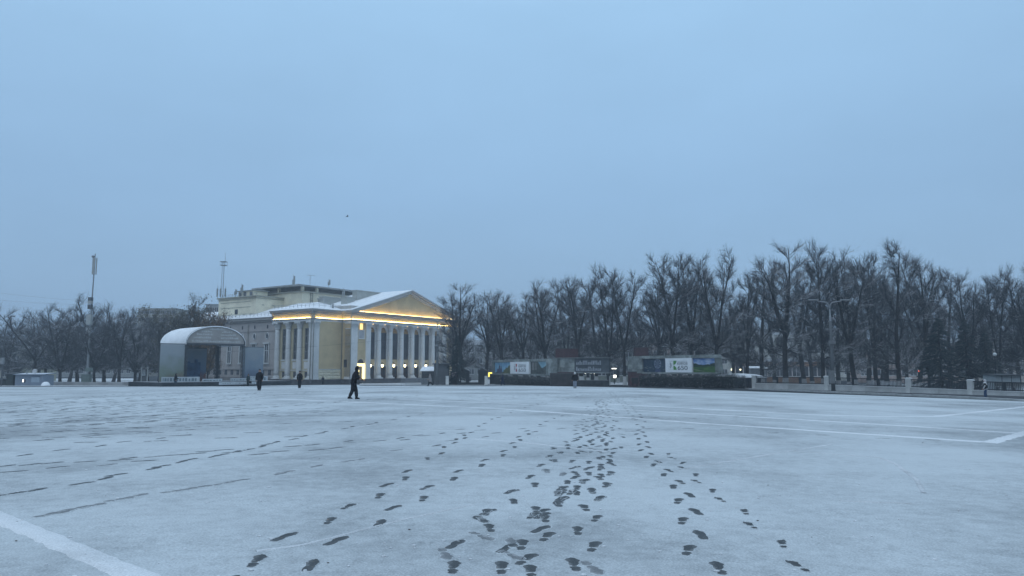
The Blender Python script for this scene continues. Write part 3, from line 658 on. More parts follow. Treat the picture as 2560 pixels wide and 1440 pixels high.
hip([(46, -1.05, ZK + .14), (55.9, -1.05, ZK + .14), (55.9, 30, ZK + .14), (47, 30, 18.7), (47, 7.5, 18.7)], [(0, 1, 4), (1, 2, 3, 4)])
b = MB(); ring_band(b, PATH[:3] , 1.06, -0.2, ZK + 0.001, ZK + 0.13); TP('gutter', b, ROOFM)
b = MB(); b.b2(8.6, 11.6, -2.4, 4.0, ZK + 0.1, 17.6); TP('attic_block', b, mat('cornice_grey', None))
def rail(pts, name='snow_guard', h=0.75, step=1.3):
    b = MB()
    for a, c in zip(pts, pts[1:]):
        a, c = Vector(a), Vector(c); n = max(1, int((c - a).length / step))
        for zz in (h * 0.55, h): b.tube([a + Vector((0, 0, zz)), c + Vector((0, 0, zz))], 0.035, 4)
        for k in range(n + 1): p = a.lerp(c, k / n); b.tube([p, p + Vector((0, 0, h))], 0.035, 4)
    return TP(name, b, GALV)
rail([(0.6, 13.6, 16.9), (0.6, 0.6, 16.9), (8.4, 0.6, 16.9)])
def roofbox(x0, x1, y0, y1, z0, z1, name='roof_vent'):
    b = MB(); b.b2(x0, x1, y0, y1, z0, z1); o = TP(name, b, mat('vent_sheet', (0.38, 0.385, 0.36), 0.6, 0.1, 0.8, snow=.4)); c = MB(); c.b2(x0 - 0.15, x1 + 0.15, y0 - 0.15, y1 + 0.15, z1 + 0.002, z1 + 0.2); TP('vent_cap', c, mat('vent_sheet', None), o)
roofbox(18.5, 27.0, 6.0, 7.6, 18.5, 22.2); roofbox(14.8, 17.4, 5.5, 7.5, 17, 20.3); roofbox(8.6, 11.0, 6.5, 8.5, 17, 19.5); roofbox(13.5, 20.5, 12.0, 13.5, 17.5, 20.6)
b = MB(); b.lathe([(0.35, 0), (0.45, 0.3), (0.05, 1.2)], 4, (6.6, 1.2, 17.0)); TP('roof_cowl', b, ROOFM)
# downpipes
for x, y in ((0.1, -0.25), (8.2, -0.2), (8.1, -3.1)):
    b = MB(); b.tube([(x, y, ZC0 - 0.6), (x, y, ZA - 0.2), (x - 0.4, y - 0.5, ZK - 0.1)], 0.09, 8); b.lathe([(0.09, 0), (0.2, 0.3)], 8, (x - 0.4, y - 0.5, ZK - 0.15)); TP('downpipe', b, PIPE, smooth=True)
b = MB(); b.tube([(-0.25, 0.2, ZC0 - 0.8), (-0.25, 0.2, 14.2), (-0.9, -0.9, ZK - 0.1)], 0.1, 8); TP('downpipe', b, PIPE, smooth=True)
# ---- left wing
b = MB(); b.b2(1.2, 12, 13.3, 50, 0.9, 14.2); b2_ = TP('wing_wall', b, PINKW)
b = MB(); b.b2(1.0, 3, 13.31, 50, 0, 1.7); TP('wing_plinth', b, mat('wing_plinth', (0.28, 0.25, 0.235), 0.9, 0.15, 0.8))
b = MB(); b.b2(0.8, 3, 13.9, 50, 14.2, 14.6); b.b2(0.3, 3, 13.9, 50, 14.6, 15.1); TP('wing_cornice', b, mat('cornice_grey', None))
b = MB(); b.b2(1.02, 1.2, 13.4, 50, 12.1, 12.3); b.b2(1.0, 1.2, 13.4, 50, 3.4, 3.65); TP('wing_string_course', b, PINKW)
hip([(0.1, 13.9, 15.2), (8.5, 13.9, 18.2), (8.5, 50, 18.2), (0.1, 50, 15.2)], [(0, 1, 2, 3)], 'wing_roof')
rail([(1.2, 15, 15.6), (1.2, 48, 15.6)])
for k, y in enumerate((16.5, 21.05, 25.6, 30.15, 34.7, 39.25, 43.8)):
    b = MB(); b.b2(1.14, 1.2, y - 0.62, y + 0.62, 5.0, 9.0); o = TP('window', b, CURT)
    f = MB(); f.b2(1.02, 1.14, y - 0.9, y - 0.62, 4.9, 9.2); f.b2(1.02, 1.14, y + 0.62, y + 0.9, 4.9, 9.2); f.b2(0.8, 1.14, y - 1.1, y + 1.1, 9.2, 9.5); f.b2(0.85, 1.14, y - 1.0, y + 1.0, 4.6, 4.9); f.b2(1.06, 1.13, y - 0.62, y + 0.62, 7.6, 7.75); f.b2(1.06, 1.13, y - 0.05, y + 0.05, 5, 9); TP('surround', f, WHITEP, o)
    b = MB(); n = 14; b.add([(1.16, y + 0.42 * math.cos(2 * math.pi * q / n), 11.0 + 0.62 * math.sin(2 * math.pi * q / n)) for q in range(n)], [tuple(range(n))]); TP('round_window', b, CURT)
    f = MB(); f.tube([(1.14, y + 0.5 * math.cos(2 * math.pi * q / n), 11.0 + 0.7 * math.sin(2 * math.pi * q / n)) for q in range(n + 1)], 0.1, 6); TP('round_surround', f, WHITEP)
    b = MB(); b.b2(1.12, 1.19, y - 0.2, y + 0.2, 12.7, 13.5); TP('attic_slot', b, CURT)
    for dy in (-1.2, 1.1):
        b = MB(); b.b2(1.12, 1.19, y + dy - 0.45, y + dy + 0.45, 2.2, 3.3); TP('basement_window', b, CURT)
b = MB(); b.tube([(1.0, 23.3, 1), (1.0, 23.3, 13.8)], 0.1, 8); TP('downpipe', b, PIPE)
# ---- stage tower
TOW = CREAM
b = MB(); b.b2(3.5, 14, 24, 38.6, 14, 20.6); tw = TP('stage_tower', b, TOW)
b = MB(); b.b2(11.4, 44, 17, 36, 14, 21.9); TP('upper_block', b, TOW, tw)
b = MB(); b.b2(3.1, 14, 23.7, 38.9, 20.6, 20.9); b.b2(3.25, 14, 23.8, 38.8, 20.2, 20.35); b.b2(10.9, 44.4, 16.6, 36.4, 21.9, 22.2); TP('tower_cornice', b, mat('tower_trim', (0.36, 0.35, 0.29), 0.85, 0.1), tw)
b = MB(); b.b2(9.5, 40, 16.2, 34, 23.3, 23.65); TP('penthouse_roof', b, ROOFM, tw)
b = MB(); b.b2(13, 38, 19, 33, 22.2, 23.3); TP('penthouse_wall', b, mat('shadow_wall', (0.32, 0.30, 0.26), 0.9), tw)  # shade in the gap under the roof slab is put into this wall colour
for x, y in ((11.6, 17.4), (16, 17.4), (11.6, 26), (11.6, 32)):
    b = MB(); b.b2(x - 0.3, x + 0.3, y - 0.3, y + 0.3, 22.2, 23.3); TP('penthouse_post', b, CREAM, tw)
b = MB(); b.b2(5, 9, 27, 33, 20.9, 22.3); o = TP('lift_house', b, CREAM, tw)
b = MB(); b.b2(4.7, 9.2, 26.6, 33.4, 22.3, 22.5); TP('lift_house_roof', b, ROOFM, tw)
for y in (28, 30.4, 32.2):
    b = MB(); b.b2(4.93, 5.0, y - 0.5, y + 0.5, 21.2, 22.1); TP('lift_house_window', b, CURT, tw)
for y, z, w in ((31.4, 17.2, 0.55),):
    b = MB(); b.b2(3.42, 3.5, y - w, y + w, z - 0.6, z + 0.6); TP('tower_window', b, GLASSD, tw)
for y in (25.6, 28.2, 34, 36.6):
    b = MB(); b.b2(3.3, 3.5, y - 0.5, y + 0.5, 16.3, 16.5); TP('tower_ledge', b, mat('tower_trim', None), tw)
b = MB(); b.b2(3.4, 3.5, 26, 37.6, 18.2, 18.32); b.b2(3.4, 3.5, 26, 37.6, 19.5, 19.62); TP('tower_moulding', b, mat('tower_trim', None), tw)
b = MB()
for x in (13.6, 14.3): b.tube([(x, 16.8, 17.5), (x, 16.8, 22.5)], 0.05, 4)
for k in range(12): b.tube([(13.6, 16.8, 17.7 + 0.4 * k), (14.3, 16.8, 17.7 + 0.4 * k)], 0.035, 4)
TP('wall_ladder', b, IRON, tw)
for x, y, w in ((8.3, 23.96, .7), (5.4, 23.96, .6)):
    b = MB(); b.b2(x - w / 2, x + w / 2, y - 0.06, y, 18.6, 18.8); TP('tower_ledge', b, mat('tower_trim', None), tw)
rail([(4, 38, 20.9), (4, 24.5, 20.9)], 'tower_rail')
# ---- masts and aerials standing on the roof (things of their own)
def T2W(x, y, z): return Matrix.Translation((CX0, CY0, TZ)) @ Matrix.Rotation(R(56), 4, 'Z') @ Vector((x, y, z))
p = T2W(4.1, 38.1, 20.9); mast = empty('lattice_mast', p, 'tall thin lattice radio mast on the roof of the stage tower', 'mast')
b = MB(); hgt = at(549, 655, p.y).z - p.z; top = at(552, 632, p.y).z - p.z
for sx, sy in ((-1, -1), (1, -1), (0, 1)): b.tube([(sx * 0.30, sy * 0.3, 0), (sx * 0.24, sy * 0.24, hgt)], 0.04, 5)
for k in range(14):
    z0, z1 = hgt * k / 14, hgt * (k + 1) / 14
    b.tube([(-0.31, -0.29, z0), (0.3, -0.28, z1)], 0.02, 4); b.tube([(0.31, -0.29, z0), (0, 0.28, z1)], 0.02, 4); b.tube([(0, 0.29, z0), (-0.3, -0.28, z1)], 0.02, 4)
b.build('lattice', GALV, mast)
b = MB(); b.b2(-0.75, 0.75, -0.6, 0.6, hgt - 0.9, hgt - 0.8); b.b2(-0.75, 0.75, -0.6, 0.6, hgt, hgt + 0.1)
for sx in (-0.7, 0.7):
    for sy in (-0.55, 0.55): b.tube([(sx, sy, hgt - 0.85), (sx, sy, hgt + 0.1)], 0.04, 4)
b.build('platform', GALV, mast)
b = MB(); b.tube([(0.3, 0, hgt), (0.35, 0, top)], [0.06, 0.03], 5); b.build('whip_aerial', GALV, mast)
for dx in (-1.1, 0.9, -0.3):
    b = MB(); b.box((dx, -0.5, 1.4), (0.35, 0.2, 2.0)); b.tube([(dx, -0.35, 0), (dx, -0.35, 3.2)], 0.05, 5); b.build('panel_antenna', mat('antenna_grey', (0.28, 0.3, 0.3), 0.6), mast)
ANT = mat('antenna_grey', None)
def aerial(x, y, z, h, label, style):
    p = T2W(x, y, z); o = empty('roof_aerial', p, label, 'antenna')
    b = MB(); b.tube([(0, 0, 0), (0, 0, h)], 0.05, 5); b.build('pole', GALV, o)
    if style == 't':
        b = MB(); b.tube([(-0.9, 0, h), (1.2, 0, h)], 0.035, 4); [b.tube([(q, -0.4, h), (q, 0.4, h)], 0.025, 4) for q in (-0.8, -0.3, 0.2, 0.7, 1.1)]; b.build('crossbar', GALV, o)
    else:
        b = MB(); b.box((0.22, 0, h * 0.62), (0.32, 0.2, h * 0.55)); b.box((-0.16, 0.1, h * 0.5), (0.25, 0.2, h * 0.4)); b.build('panel_antenna', ANT, o)
    return o
aerial(4.4, 31.0, 20.9, 3.3, 'panel aerial on the tower roof, left of the lift house', 'p'); aerial(4.4, 33.4, 20.9, 2.2, 'short thin aerial beside the lattice mast', 'n')
aerial(11.6, 20.8, 22.2, 4.3, 'tall twin aerial in front of the penthouse roof', 'p'); aerial(14.0, 17.6, 23.65, 2.6, 'television aerial with crossbar on the penthouse roof', 't'); aerial(20.0, 17.6, 23.65, 2.3, 'plain thin rod aerial right of the television aerial', 'n')
aerial(20.8, 13.2, 20.6, 2.9, 'tall lumpy antenna behind the snowy roof slope', 'p'); aerial(25.0, 13.2, 20.6, 2.2, 'shorter lumpy antenna nearer the gable ridge', 'p')
# ================================================================== TREES
def bark_mat(name, col, snow, white=0.0):
    m = mat(name, col, 0.95, 0.25, 2.5, 0.0, snow=snow, detail=2)
    if white:
        nt = m.node_tree; N = nt.nodes; L = nt.links; b = N['Principled BSDF']; src = b.inputs['Base Color'].links[0].from_socket
        tc = N.new('ShaderNodeTexCoord'); se = N.new('ShaderNodeSeparateXYZ'); L.new(tc.outputs['Object'], se.inputs[0])
        mr = N.new('ShaderNodeMapRange'); mr.inputs[1].default_value = white + 0.05; mr.inputs[2].default_value = white - 0.05; L.new(se.outputs['Z'], mr.inputs[0])
        mx = N.new('ShaderNodeMix'); mx.data_type = 'RGBA'; mx.inputs[7].default_value = (0.5, 0.5, 0.49, 1); L.new(mr.outputs[0], mx.inputs[0]); L.new(src, mx.inputs[6]); L.new(mx.outputs[2], b.inputs['Base Color'])
    return m
BARK = bark_mat('bark', (0.030, 0.027, 0.026), 0.55, 1.35)
BARK2 = bark_mat('bark_plain', (0.034, 0.031, 0.030), 0.5)
TWIG = bark_mat('twigs', (0.044, 0.044, 0.048), 0.9)
class Segs:
    def __init__(s): s.v = []; s.f = []; s.n = 0
    def tube(s, P, rad, n):
        P = np.asarray(P); k = len(P); T = np.gradient(P, axis=0); T /= np.linalg.norm(T, axis=1)[:, None] + 1e-9
        up = np.array([0.3, 0.2, 0.93]); A = np.cross(T, up); la = np.linalg.norm(A, axis=1)[:, None]
        A = np.where(la < 0.08, np.cross(T, [1.0, 0, 0]), A); A /= np.linalg.norm(A, axis=1)[:, None] + 1e-9; B = np.cross(T, A)
        w = np.arange(n) * 2 * math.pi / n; rad = np.asarray(rad)
        V = P[:, None, :] + rad[:, None, None] * (A[:, None, :] * np.cos(w)[None, :, None] + B[:, None, :] * np.sin(w)[None, :, None])
        s.v.append(V.reshape(-1, 3)); o = s.n
        for i in range(k - 1):
            for j in range(n): s.f.append((o + i * n + j, o + i * n + (j + 1) % n, o + (i + 1) * n + (j + 1) % n, o + (i + 1) * n + j))
        s.n += k * n
    def spikes(s, P0, D, Ln, r0):
        """many thin three-sided twigs at once"""
        P0, D, Ln, r0 = map(np.asarray, (P0, D, Ln, r0)); m = len(P0)
        D = D / (np.linalg.norm(D, axis=1)[:, None] + 1e-9); A = np.cross(D, [0.21, 0.33, 0.92]); A /= np.linalg.norm(A, axis=1)[:, None] + 1e-9; B = np.cross(D, A)
        V = np.zeros((m, 4, 3))
        for k in range(3): V[:, k] = P0 + r0[:, None] * (A * math.cos(2.094 * k) + B * math.sin(2.094 * k))
        V[:, 3] = P0 + D * Ln[:, None]; s.v.append(V.reshape(-1, 3)); o = s.n + 4 * np.arange(m)
        for a in o.tolist(): s.f += [(a, a + 1, a + 3), (a + 1, a + 2, a + 3), (a + 2, a, a + 3)]
        s.n += 4 * m
    def mesh(s, name, material, smooth=True):
        me = bpy.data.meshes.new(name); me.from_pydata(np.concatenate(s.v).tolist(), [], s.f); me.materials.append(material)
        if smooth: me.polygons.foreach_set('use_smooth', [True] * len(me.polygons))
        me.update(); return me
def curve(p, d, L_, n, up, wob, rg):
    P = [np.array(p, float)]; d = np.array(d, float); d /= np.linalg.norm(d)
    for k in range(n):
        d = d + np.array([0, 0, up / n]) + rg.normal(0, wob, 3); d /= np.linalg.norm(d); P.append(P[-1] + d * L_ / n)
    return np.array(P)
def make_tree(seed, H=17.0, W=3.4, forks=2, low=0.22, twigs=1.0, bark=None, fork_z=0.32, droop=0.0, wide=1.0):
    rg = np.random.default_rng(seed); T = Segs(); C = Segs(); S0 = []; SD = []; SL = []; SR = []
    bark = bark or BARK
    r0 = 0.0165 * H; fz = fork_z * H
    tr = curve((0, 0, -0.15), (rg.normal(0, .05), rg.normal(0, .05), 1), fz + 0.15, 5, 0.2, 0.035, rg)
    T.tube(tr, np.linspace(r0 * 1.12, r0 * 0.88, 6) + np.array([r0 * 0.28, 0.03, 0, 0, 0, 0]), 9)
    leaders = []
    az = rg.uniform(0, 6.28)
    for k in range(forks):
        a = az + 6.283 * k / forks + rg.normal(0, .3); tilt = 0.0 if forks == 1 else rg.uniform(0.10, 0.40) * wide
        Ln = (H - fz) * (1.0 if k == 0 else rg.uniform(0.72, 0.98))
        P = curve(tr[-1] - np.array([0, 0, 0.2]), (math.cos(a) * tilt, math.sin(a) * tilt, 1), Ln, 11, 0.22, 0.028, rg)
        rr = r0 * (0.9 if forks == 1 else 0.58); rad = rr * (1 - np.linspace(0, 1, 12)) ** 0.85 + 0.03
        T.tube(P, rad, 7); leaders.append((P, rad, Ln))
    def twig_on(P, n, l0, l1, spread=0.9, upb=0.25, r=0.015):
        if n < 1: return
        i = rg.uniform(0, len(P) - 1.001, n); k = i.astype(int); t = (i - k)[:, None]
        q = P[k] * (1 - t) + P[k + 1] * t; d = P[k + 1] - P[k]; d = d / (np.linalg.norm(d, axis=1)[:, None] + 1e-9)
        d = d * rg.uniform(0.5, 1.1, (n, 1)) + rg.normal(0, spread * 0.55, (n, 3)); d[:, 2] += upb
        S0.append(q); SD.append(d); SL.append(rg.uniform(l0, l1, n)); SR.append(rg.uniform(r * 0.8, r * 1.35, n))
    def limb(p, d, L_, r, up):
        P = curve(p, d, L_, 6, up, 0.08, rg); T.tube(P, np.linspace(r, 0.02, 7), 5)
        ns = int(4 + L_ * 2.1)
        for q in range(ns):
            t = 0.22 + 0.78 * (q + rg.uniform(0, 1)) / ns; i = min(5, int(t * 6)); b0 = P[i] + (P[i + 1] - P[i]) * min(1, t * 6 - i); dd = (P[i + 1] - P[i]); dd /= np.linalg.norm(dd)
            sd = dd * 0.95 + rg.normal(0, 0.42, 3) + np.array([0, 0, 0.12 - droop]); l2 = L_ * rg.uniform(0.22, 0.48) * (1.2 - 0.5 * t) + 0.35
            Q = curve(b0, sd, l2, 3, 0.25 - droop, 0.18, rg); C.tube(Q, [0.026, 0.02, 0.015, 0.008], 3)
            twig_on(Q, int((3 + l2 * 7.0) * twigs), 0.45, 1.25, 0.6, 0.22 - droop, 0.0098)
        twig_on(P[2:], int(L_ * 4 * twigs), 0.3, 0.9, 0.7, 0.2, 0.0105)
    for P, rad, Ln in leaders:
        nl = int(Ln * (1.5 if forks < 3 else 1.1)) + 2; a = rg.uniform(0, 6.28)
        for q in range(nl):
            t = (q + rg.uniform(0, .8)) / nl; i = min(10, int(t * 11)); b0 = P[i] + (P[i + 1] - P[i]) * (t * 11 - i); a += 2.4 + rg.normal(0, .5)
            prof = (0.55 + 0.45 * min(1, t / 0.3)) * (1.0 if t < 0.45 else 1 - 0.62 * ((t - 0.45) / 0.55) ** 1.3)
            L_ = W * prof * rg.uniform(0.55, 1.15); el = rg.uniform(0.2, 0.75) + 0.25 * t
            dv = (math.cos(a) * math.cos(el), math.sin(a) * math.cos(el), math.sin(el) - droop)
            limb(b0, dv, L_, max(0.025, rad[i] * rg.uniform(0.2, 0.36)), rg.uniform(0.0, 0.6) - droop * 2)
        twig_on(P[5:], int(Ln * 5 * twigs), 0.3, 0.9, 0.7, 0.3, 0.0125)
    # low shoots and a few spreading lower boughs
    for q in range(int(3 + 5 * (1 - low))):
        t = rg.uniform(low / fork_z, 1.0) if fork_z > low else 1.0; i = min(4, int(t * 5)); b0 = tr[i] + (tr[i + 1] - tr[i]) * min(1, t * 5 - i); a = rg.uniform(0, 6.28); el = rg.uniform(0.0, 0.6)
        limb(b0, (math.cos(a) * math.cos(el), math.sin(a) * math.cos(el), math.sin(el)), W * rg.uniform(0.7, 1.15), rg.uniform(0.05, 0.11), rg.uniform(-0.1, 0.5))
    twig_on(tr[2:], int(30 * twigs), 0.2, 0.7, 0.9, 0.2)
    P0, D, Ln, rr = np.concatenate(S0), np.concatenate(SD), np.concatenate(SL), np.concatenate(SR)
    C.spikes(P0, D, Ln, rr)
    # finer second-order twigs off the twigs
    n2 = len(P0); sel = rg.random(n2) < 0.95; Dn = D / (np.linalg.norm(D, axis=1)[:, None] + 1e-9)
    q = P0 + Dn * (Ln * rg.uniform(0.35, 0.85, n2))[:, None]; C.spikes(q[sel], (Dn + rg.normal(0, .4, (n2, 3)))[sel], (Ln * rg.uniform(0.3, 0.6, n2))[sel], rr[sel] * 0.75)
    q = P0 + Dn * (Ln * rg.uniform(0.15, 0.95, n2))[:, None]; C.spikes(q, Dn + rg.normal(0, .42, (n2, 3)), Ln * rg.uniform(0.35, 0.7, n2), rr * 0.7)
    tips = P0 + Dn * Ln[:, None]
    return T.mesh('trunk', bark), C.mesh('crown', TWIG, False), tips
TV = {}
specs = {'a': (1, 17.5, 4.0, 2, .2, 1.4, .26), 'b': (2, 17.5, 3.3, 3, .22, 1.2, .34), 'c': (3, 17.5, 3.1, 4, .25, 1.05, .30), 'd': (4, 17.5, 4.6, 1, .15, 1.9, .20), 'e': (5, 17.5, 3.8, 2, .3, 1.3, .30), 'f': (6, 17.5, 3.2, 4, .2, 1.1, .38)}
for k, (sd, H, W, fk, low, tw_, fz) in specs.items(): TV[k] = make_tree(sd, H, W, fk, low, tw_, fork_z=fz)
TVL = {}
for k, a in {'g': (21, 13.0, 3.0, 4, .2, 1.0, .22, .03), 'h': (22, 13.0, 3.0, 3, .2, 1.1, .30, .04), 'i': (23, 13.0, 3.2, 4, .2, 1.0, .16, .02)}.items():
    TVL[k] = make_tree(a[0], a[1], a[2], a[3], a[4], a[5], BARK2, a[6], a[7], 1.5)
ORD = ['first', 'second', 'third', 'fourth', 'fifth', 'sixth', 'seventh', 'eighth', 'ninth', 'tenth', 'eleventh', 'twelfth', 'thirteenth', 'fourteenth', 'fifteenth', 'sixteenth', 'seventeenth', 'eighteenth', 'nineteenth', 'twentieth', 'twenty-first', 'twenty-second', 'twenty-third', 'twenty-fourth', 'twenty-fifth', 'twenty-sixth', 'twenty-seventh', 'twenty-eighth']
def place_tree(px, Y, ytop, var, label, group, rz, name='lime_tree', src=TV, H0=17.5, wid=1.0, lift=0.1):
    p = foot(px, Y); ht = hz(px, ytop, Y) - p.z; s = ht / H0 * (0.975 if H0 == 17.5 else 1)
    o = empty(name, (p.x, p.y, p.z + lift), label, 'tree', rz, group); o.scale = (s * wid, s * wid, s)
    link('trunk', src[var][0], o); link('crown', src[var][1], o); return o
trg = random.Random(3)
# front row, seen clearly against the rest: (px, Y, top y, variant, width)
FRONT = [(1160, 131, 712, 'f', 1.2), (1258, 143, 724, 'b', 1.15), (1312, 143, 735, 'f', 1.0), (1374, 138, 702, 'c', 1.1), (1455, 130, 690, 'b', 1.1), (1520, 126, 677, 'a', .9), (1562, 124, 680, 'e', .85),
         (1688, 118, 640, 'e', 1.0), (1722, 120, 634, 'b', .8), (1782, 116, 628, 'c', 1.0), (1866, 122, 686, 'b', .85), (1962, 106, 612, 'f', 1.05), (2056, 112, 614, 'a', .8), (2140, 112, 622, 'c', 1.0), (2190, 118, 640, 'e', .9), (2246, 106, 625, 'd', .95), (2330, 112, 641, 'b', 1.1), (2425, 118, 684, 'f', .9), (2502, 112, 682, 'a', .85), (2580, 108, 700, 'c', 1.0), (2660, 100, 660, 'b', 1.0)]
for i, (px, Y, yt, v, w) in enumerate(FRONT):
    place_tree(px, Y, yt, v, f'frosted bare lime tree, {ORD[i]} from the left in the front row of the park', 'front row of park trees', trg.uniform(0, 6.28), wid=w)
MIDDLE = [(1133, 146, 752, 'd'), (1212, 156, 735, 'f'), (1290, 156, 738, 'c'), (1345, 156, 735, 'd'), (1412, 152, 712, 'a'), (1490, 150, 705, 'd'), (1600, 150, 765, 'b'), (1640, 140, 705, 'f'), (1655, 152, 730, 'd'), (1745, 142, 690, 'a'), (1830, 145, 745, 'c'), (1905, 135, 670, 'd'), (2010, 132, 650, 'b'), (2095, 135, 680, 'd'), (2170, 138, 665, 'a'), (2215, 140, 680, 'f'), (2290, 135, 670, 'c'), (2375, 140, 690, 'd'), (2465, 140, 710, 'b'), (2545, 132, 700, 'd'), (2620, 130, 690, 'f')]
for i, (px, Y, yt, v) in enumerate(MIDDLE):
    place_tree(px, Y, yt, v, f'bare lime tree, {ORD[i]} from the left in the middle row of the park', 'middle row of park trees', trg.uniform(0, 6.28), wid=1.1)
BACK = [(1150, 172, 800, 'a'), (1235, 175, 780, 'd'), (1330, 176, 790, 'b'), (1395, 172, 770, 'f'), (1470, 175, 775, 'a'), (1545, 178, 780, 'd'), (1615, 172, 790, 'c'), (1700, 170, 770, 'd'), (1770, 172, 760, 'f'), (1850, 170, 770, 'a'), (1935, 168, 740, 'd'), (2030, 165, 745, 'f'), (2120, 166, 740, 'd'), (2200, 168, 750, 'b'), (2265, 165, 750, 'd'), (2345, 165, 755, 'a'), (2440, 166, 765, 'd'), (2520, 165, 760, 'f'), (2600, 165, 755, 'd')]
for i, (px, Y, yt, v) in enumerate(BACK):
    place_tree(px, Y, yt, v, f'bare lime tree, {ORD[i]} from the left in the hindmost row of the park', 'hindmost row of park trees', trg.uniform(0, 6.28), wid=1.25)
# old crooked trees on the left, beyond the booth and the stage
LEFT = [(-60, 150, 790, 'g'), (22, 165, 800, 'h'), (78, 150, 762, 'h'), (120, 165, 780, 'g'), (152, 150, 768, 'i'), (196, 158, 762, 'h'), (262, 162, 745, 'i'), (238, 150, 790, 'g'), (300, 150, 778, 'h'), (338, 152, 780, 'i'), (372, 165, 790, 'g'), (398, 148, 795, 'h')]
for i, (px, Y, yt, v) in enumerate(LEFT):
    place_tree(px, Y, yt, v, f'crooked bare tree, {ORD[i]} from the left beyond the booth', 'crooked trees on the left', trg.uniform(0, 6.28), 'crooked_tree', TVL, 13.0, 1.15)
LEFTB = [(45, 190, 815, 'i'), (100, 195, 800, 'g'), (175, 190, 795, 'h'), (225, 195, 800, 'i'), (285, 192, 800, 'g'), (350, 190, 805, 'h'), (405, 190, 805, 'i'), (-30, 195, 810, 'g')]
for i, (px, Y, yt, v) in enumerate(sorted(LEFTB)):
    place_tree(px, Y, yt, v, f'hazy bare tree, {ORD[i]} from the left in the far left thicket', 'far left thicket', trg.uniform(0, 6.28), 'crooked_tree', TVL, 13.0, 1.4)
# trees that keep some autumn leaves
def leafy(px, Y, yt, v, col, label, dens, seed, wid=1.0):
    m = mat('leaf_%d' % seed, col, 0.8, 0.35, 1.2, snow=0.25); rg = np.random.default_rng(seed)
    o = place_tree(px, Y, yt, v, label, None, seed, 'leafy_tree', TVL, 13.0, wid)
    t = TVL[v][2]; idx = rg.integers(0, len(t), dens); c = t[idx] + rg.normal(0, 0.22, (dens, 3)); a = rg.normal(0, 1, (dens, 3)); a /= np.linalg.norm(a, axis=1)[:, None]; b_ = np.cross(a, rg.normal(0, 1, (dens, 3))); b_ /= np.linalg.norm(b_, axis=1)[:, None]
    s = rg.uniform(0.07, 0.15, (dens, 1)); V = np.stack([c - a * s, c + b_ * s * 0.6, c + a * s, c - b_ * s * 0.6], 1).reshape(-1, 3)
    me = bpy.data.meshes.new('leaves'); me.from_pydata(V.tolist(), [], [(4 * k, 4 * k + 1, 4 * k + 2, 4 * k + 3) for k in range(dens)]); me.materials.append(m); tag(link('leaves', me, o), kind='stuff')
leafy(432, 150, 768, 'h', (0.10, 0.085, 0.045), 'tall tree with thinning olive brown leaves behind the arched stage', 9000, 41)
leafy(470, 152, 748, 'g', (0.085, 0.075, 0.050), 'tallest half-bare brownish tree behind the arched stage', 4500, 42, .9)
leafy(520, 150, 776, 'i', (0.17, 0.095, 0.035), 'small tree with orange autumn leaves against the theatre wing', 12000, 43, .62)
leafy(504, 160, 775, 'h', (0.11, 0.085, 0.045), 'thin brownish tree between the stage roof and theatre wing', 3500, 44, .8)
# dark evergreens
def make_spruce(seed, H=12.0, W=3.6):
    rg = np.random.default_rng(seed); T = Segs(); C = Segs(); T.tube([(0, 0, -0.1), (0, 0, H * .5), (0, 0, H)], [0.24, 0.14, 0.02], 8); P0 = []; D = []; Ln = []; r = []
    for k in range(150):
        t = (k + rg.random()) / 150; z = 0.5 + (H - 0.7) * t; L_ = W * (1 - t) ** 0.8 * rg.uniform(0.75, 1.1) + 0.15; a = rg.uniform(0, 6.28)
        P = curve((0, 0, z), (math.cos(a), math.sin(a), -0.15), L_, 4, -0.25, 0.06, rg); T.tube(P, np.linspace(0.05, 0.012, 5), 3)
        n = int(40 + 70 * L_); i = rg.uniform(0.2, 3.99, n); kk = i.astype(int); q = P[kk] + (P[kk + 1] - P[kk]) * (i - kk)[:, None]
        P0.append(q); D.append(rg.normal(0, .6, (n, 3)) + np.array([math.cos(a) * .6, math.sin(a) * .6, -0.25])); Ln.append(rg.uniform(0.15, 0.42, n)); r.append(rg.uniform(0.02, 0.04, n))
    C.spikes(np.concatenate(P0), np.concatenate(D), np.concatenate(Ln), np.concatenate(r))
    return T.mesh('trunk', BARK2), C.mesh('crown', mat('spruce_needles', (0.018, 0.030, 0.030), 0.9, 0.3, 2, snow=0.12), False)
SPV = {'s': make_spruce(51), 't': make_spruce(52, 12.0, 4.2)}
for px, Y, yt, v, w, lab in ((2352, 100, 795, 't', 1.15, 'dark evergreen spruce behind the fence, left of the other two'), (2418, 103, 800, 's', 1.15, 'dark evergreen spruce behind the fence, between the other two'), (2466, 107, 830, 't', 1.1, 'dark evergreen spruce behind the fence, farthest right'), (1142, 124, 838, 's', 0.9, 'small dark spruce behind the kiosks beside the theatre')):
    place_tree(px, Y, yt, v, lab, 'dark spruces', px, 'spruce_tree', SPV, 12.0, w)
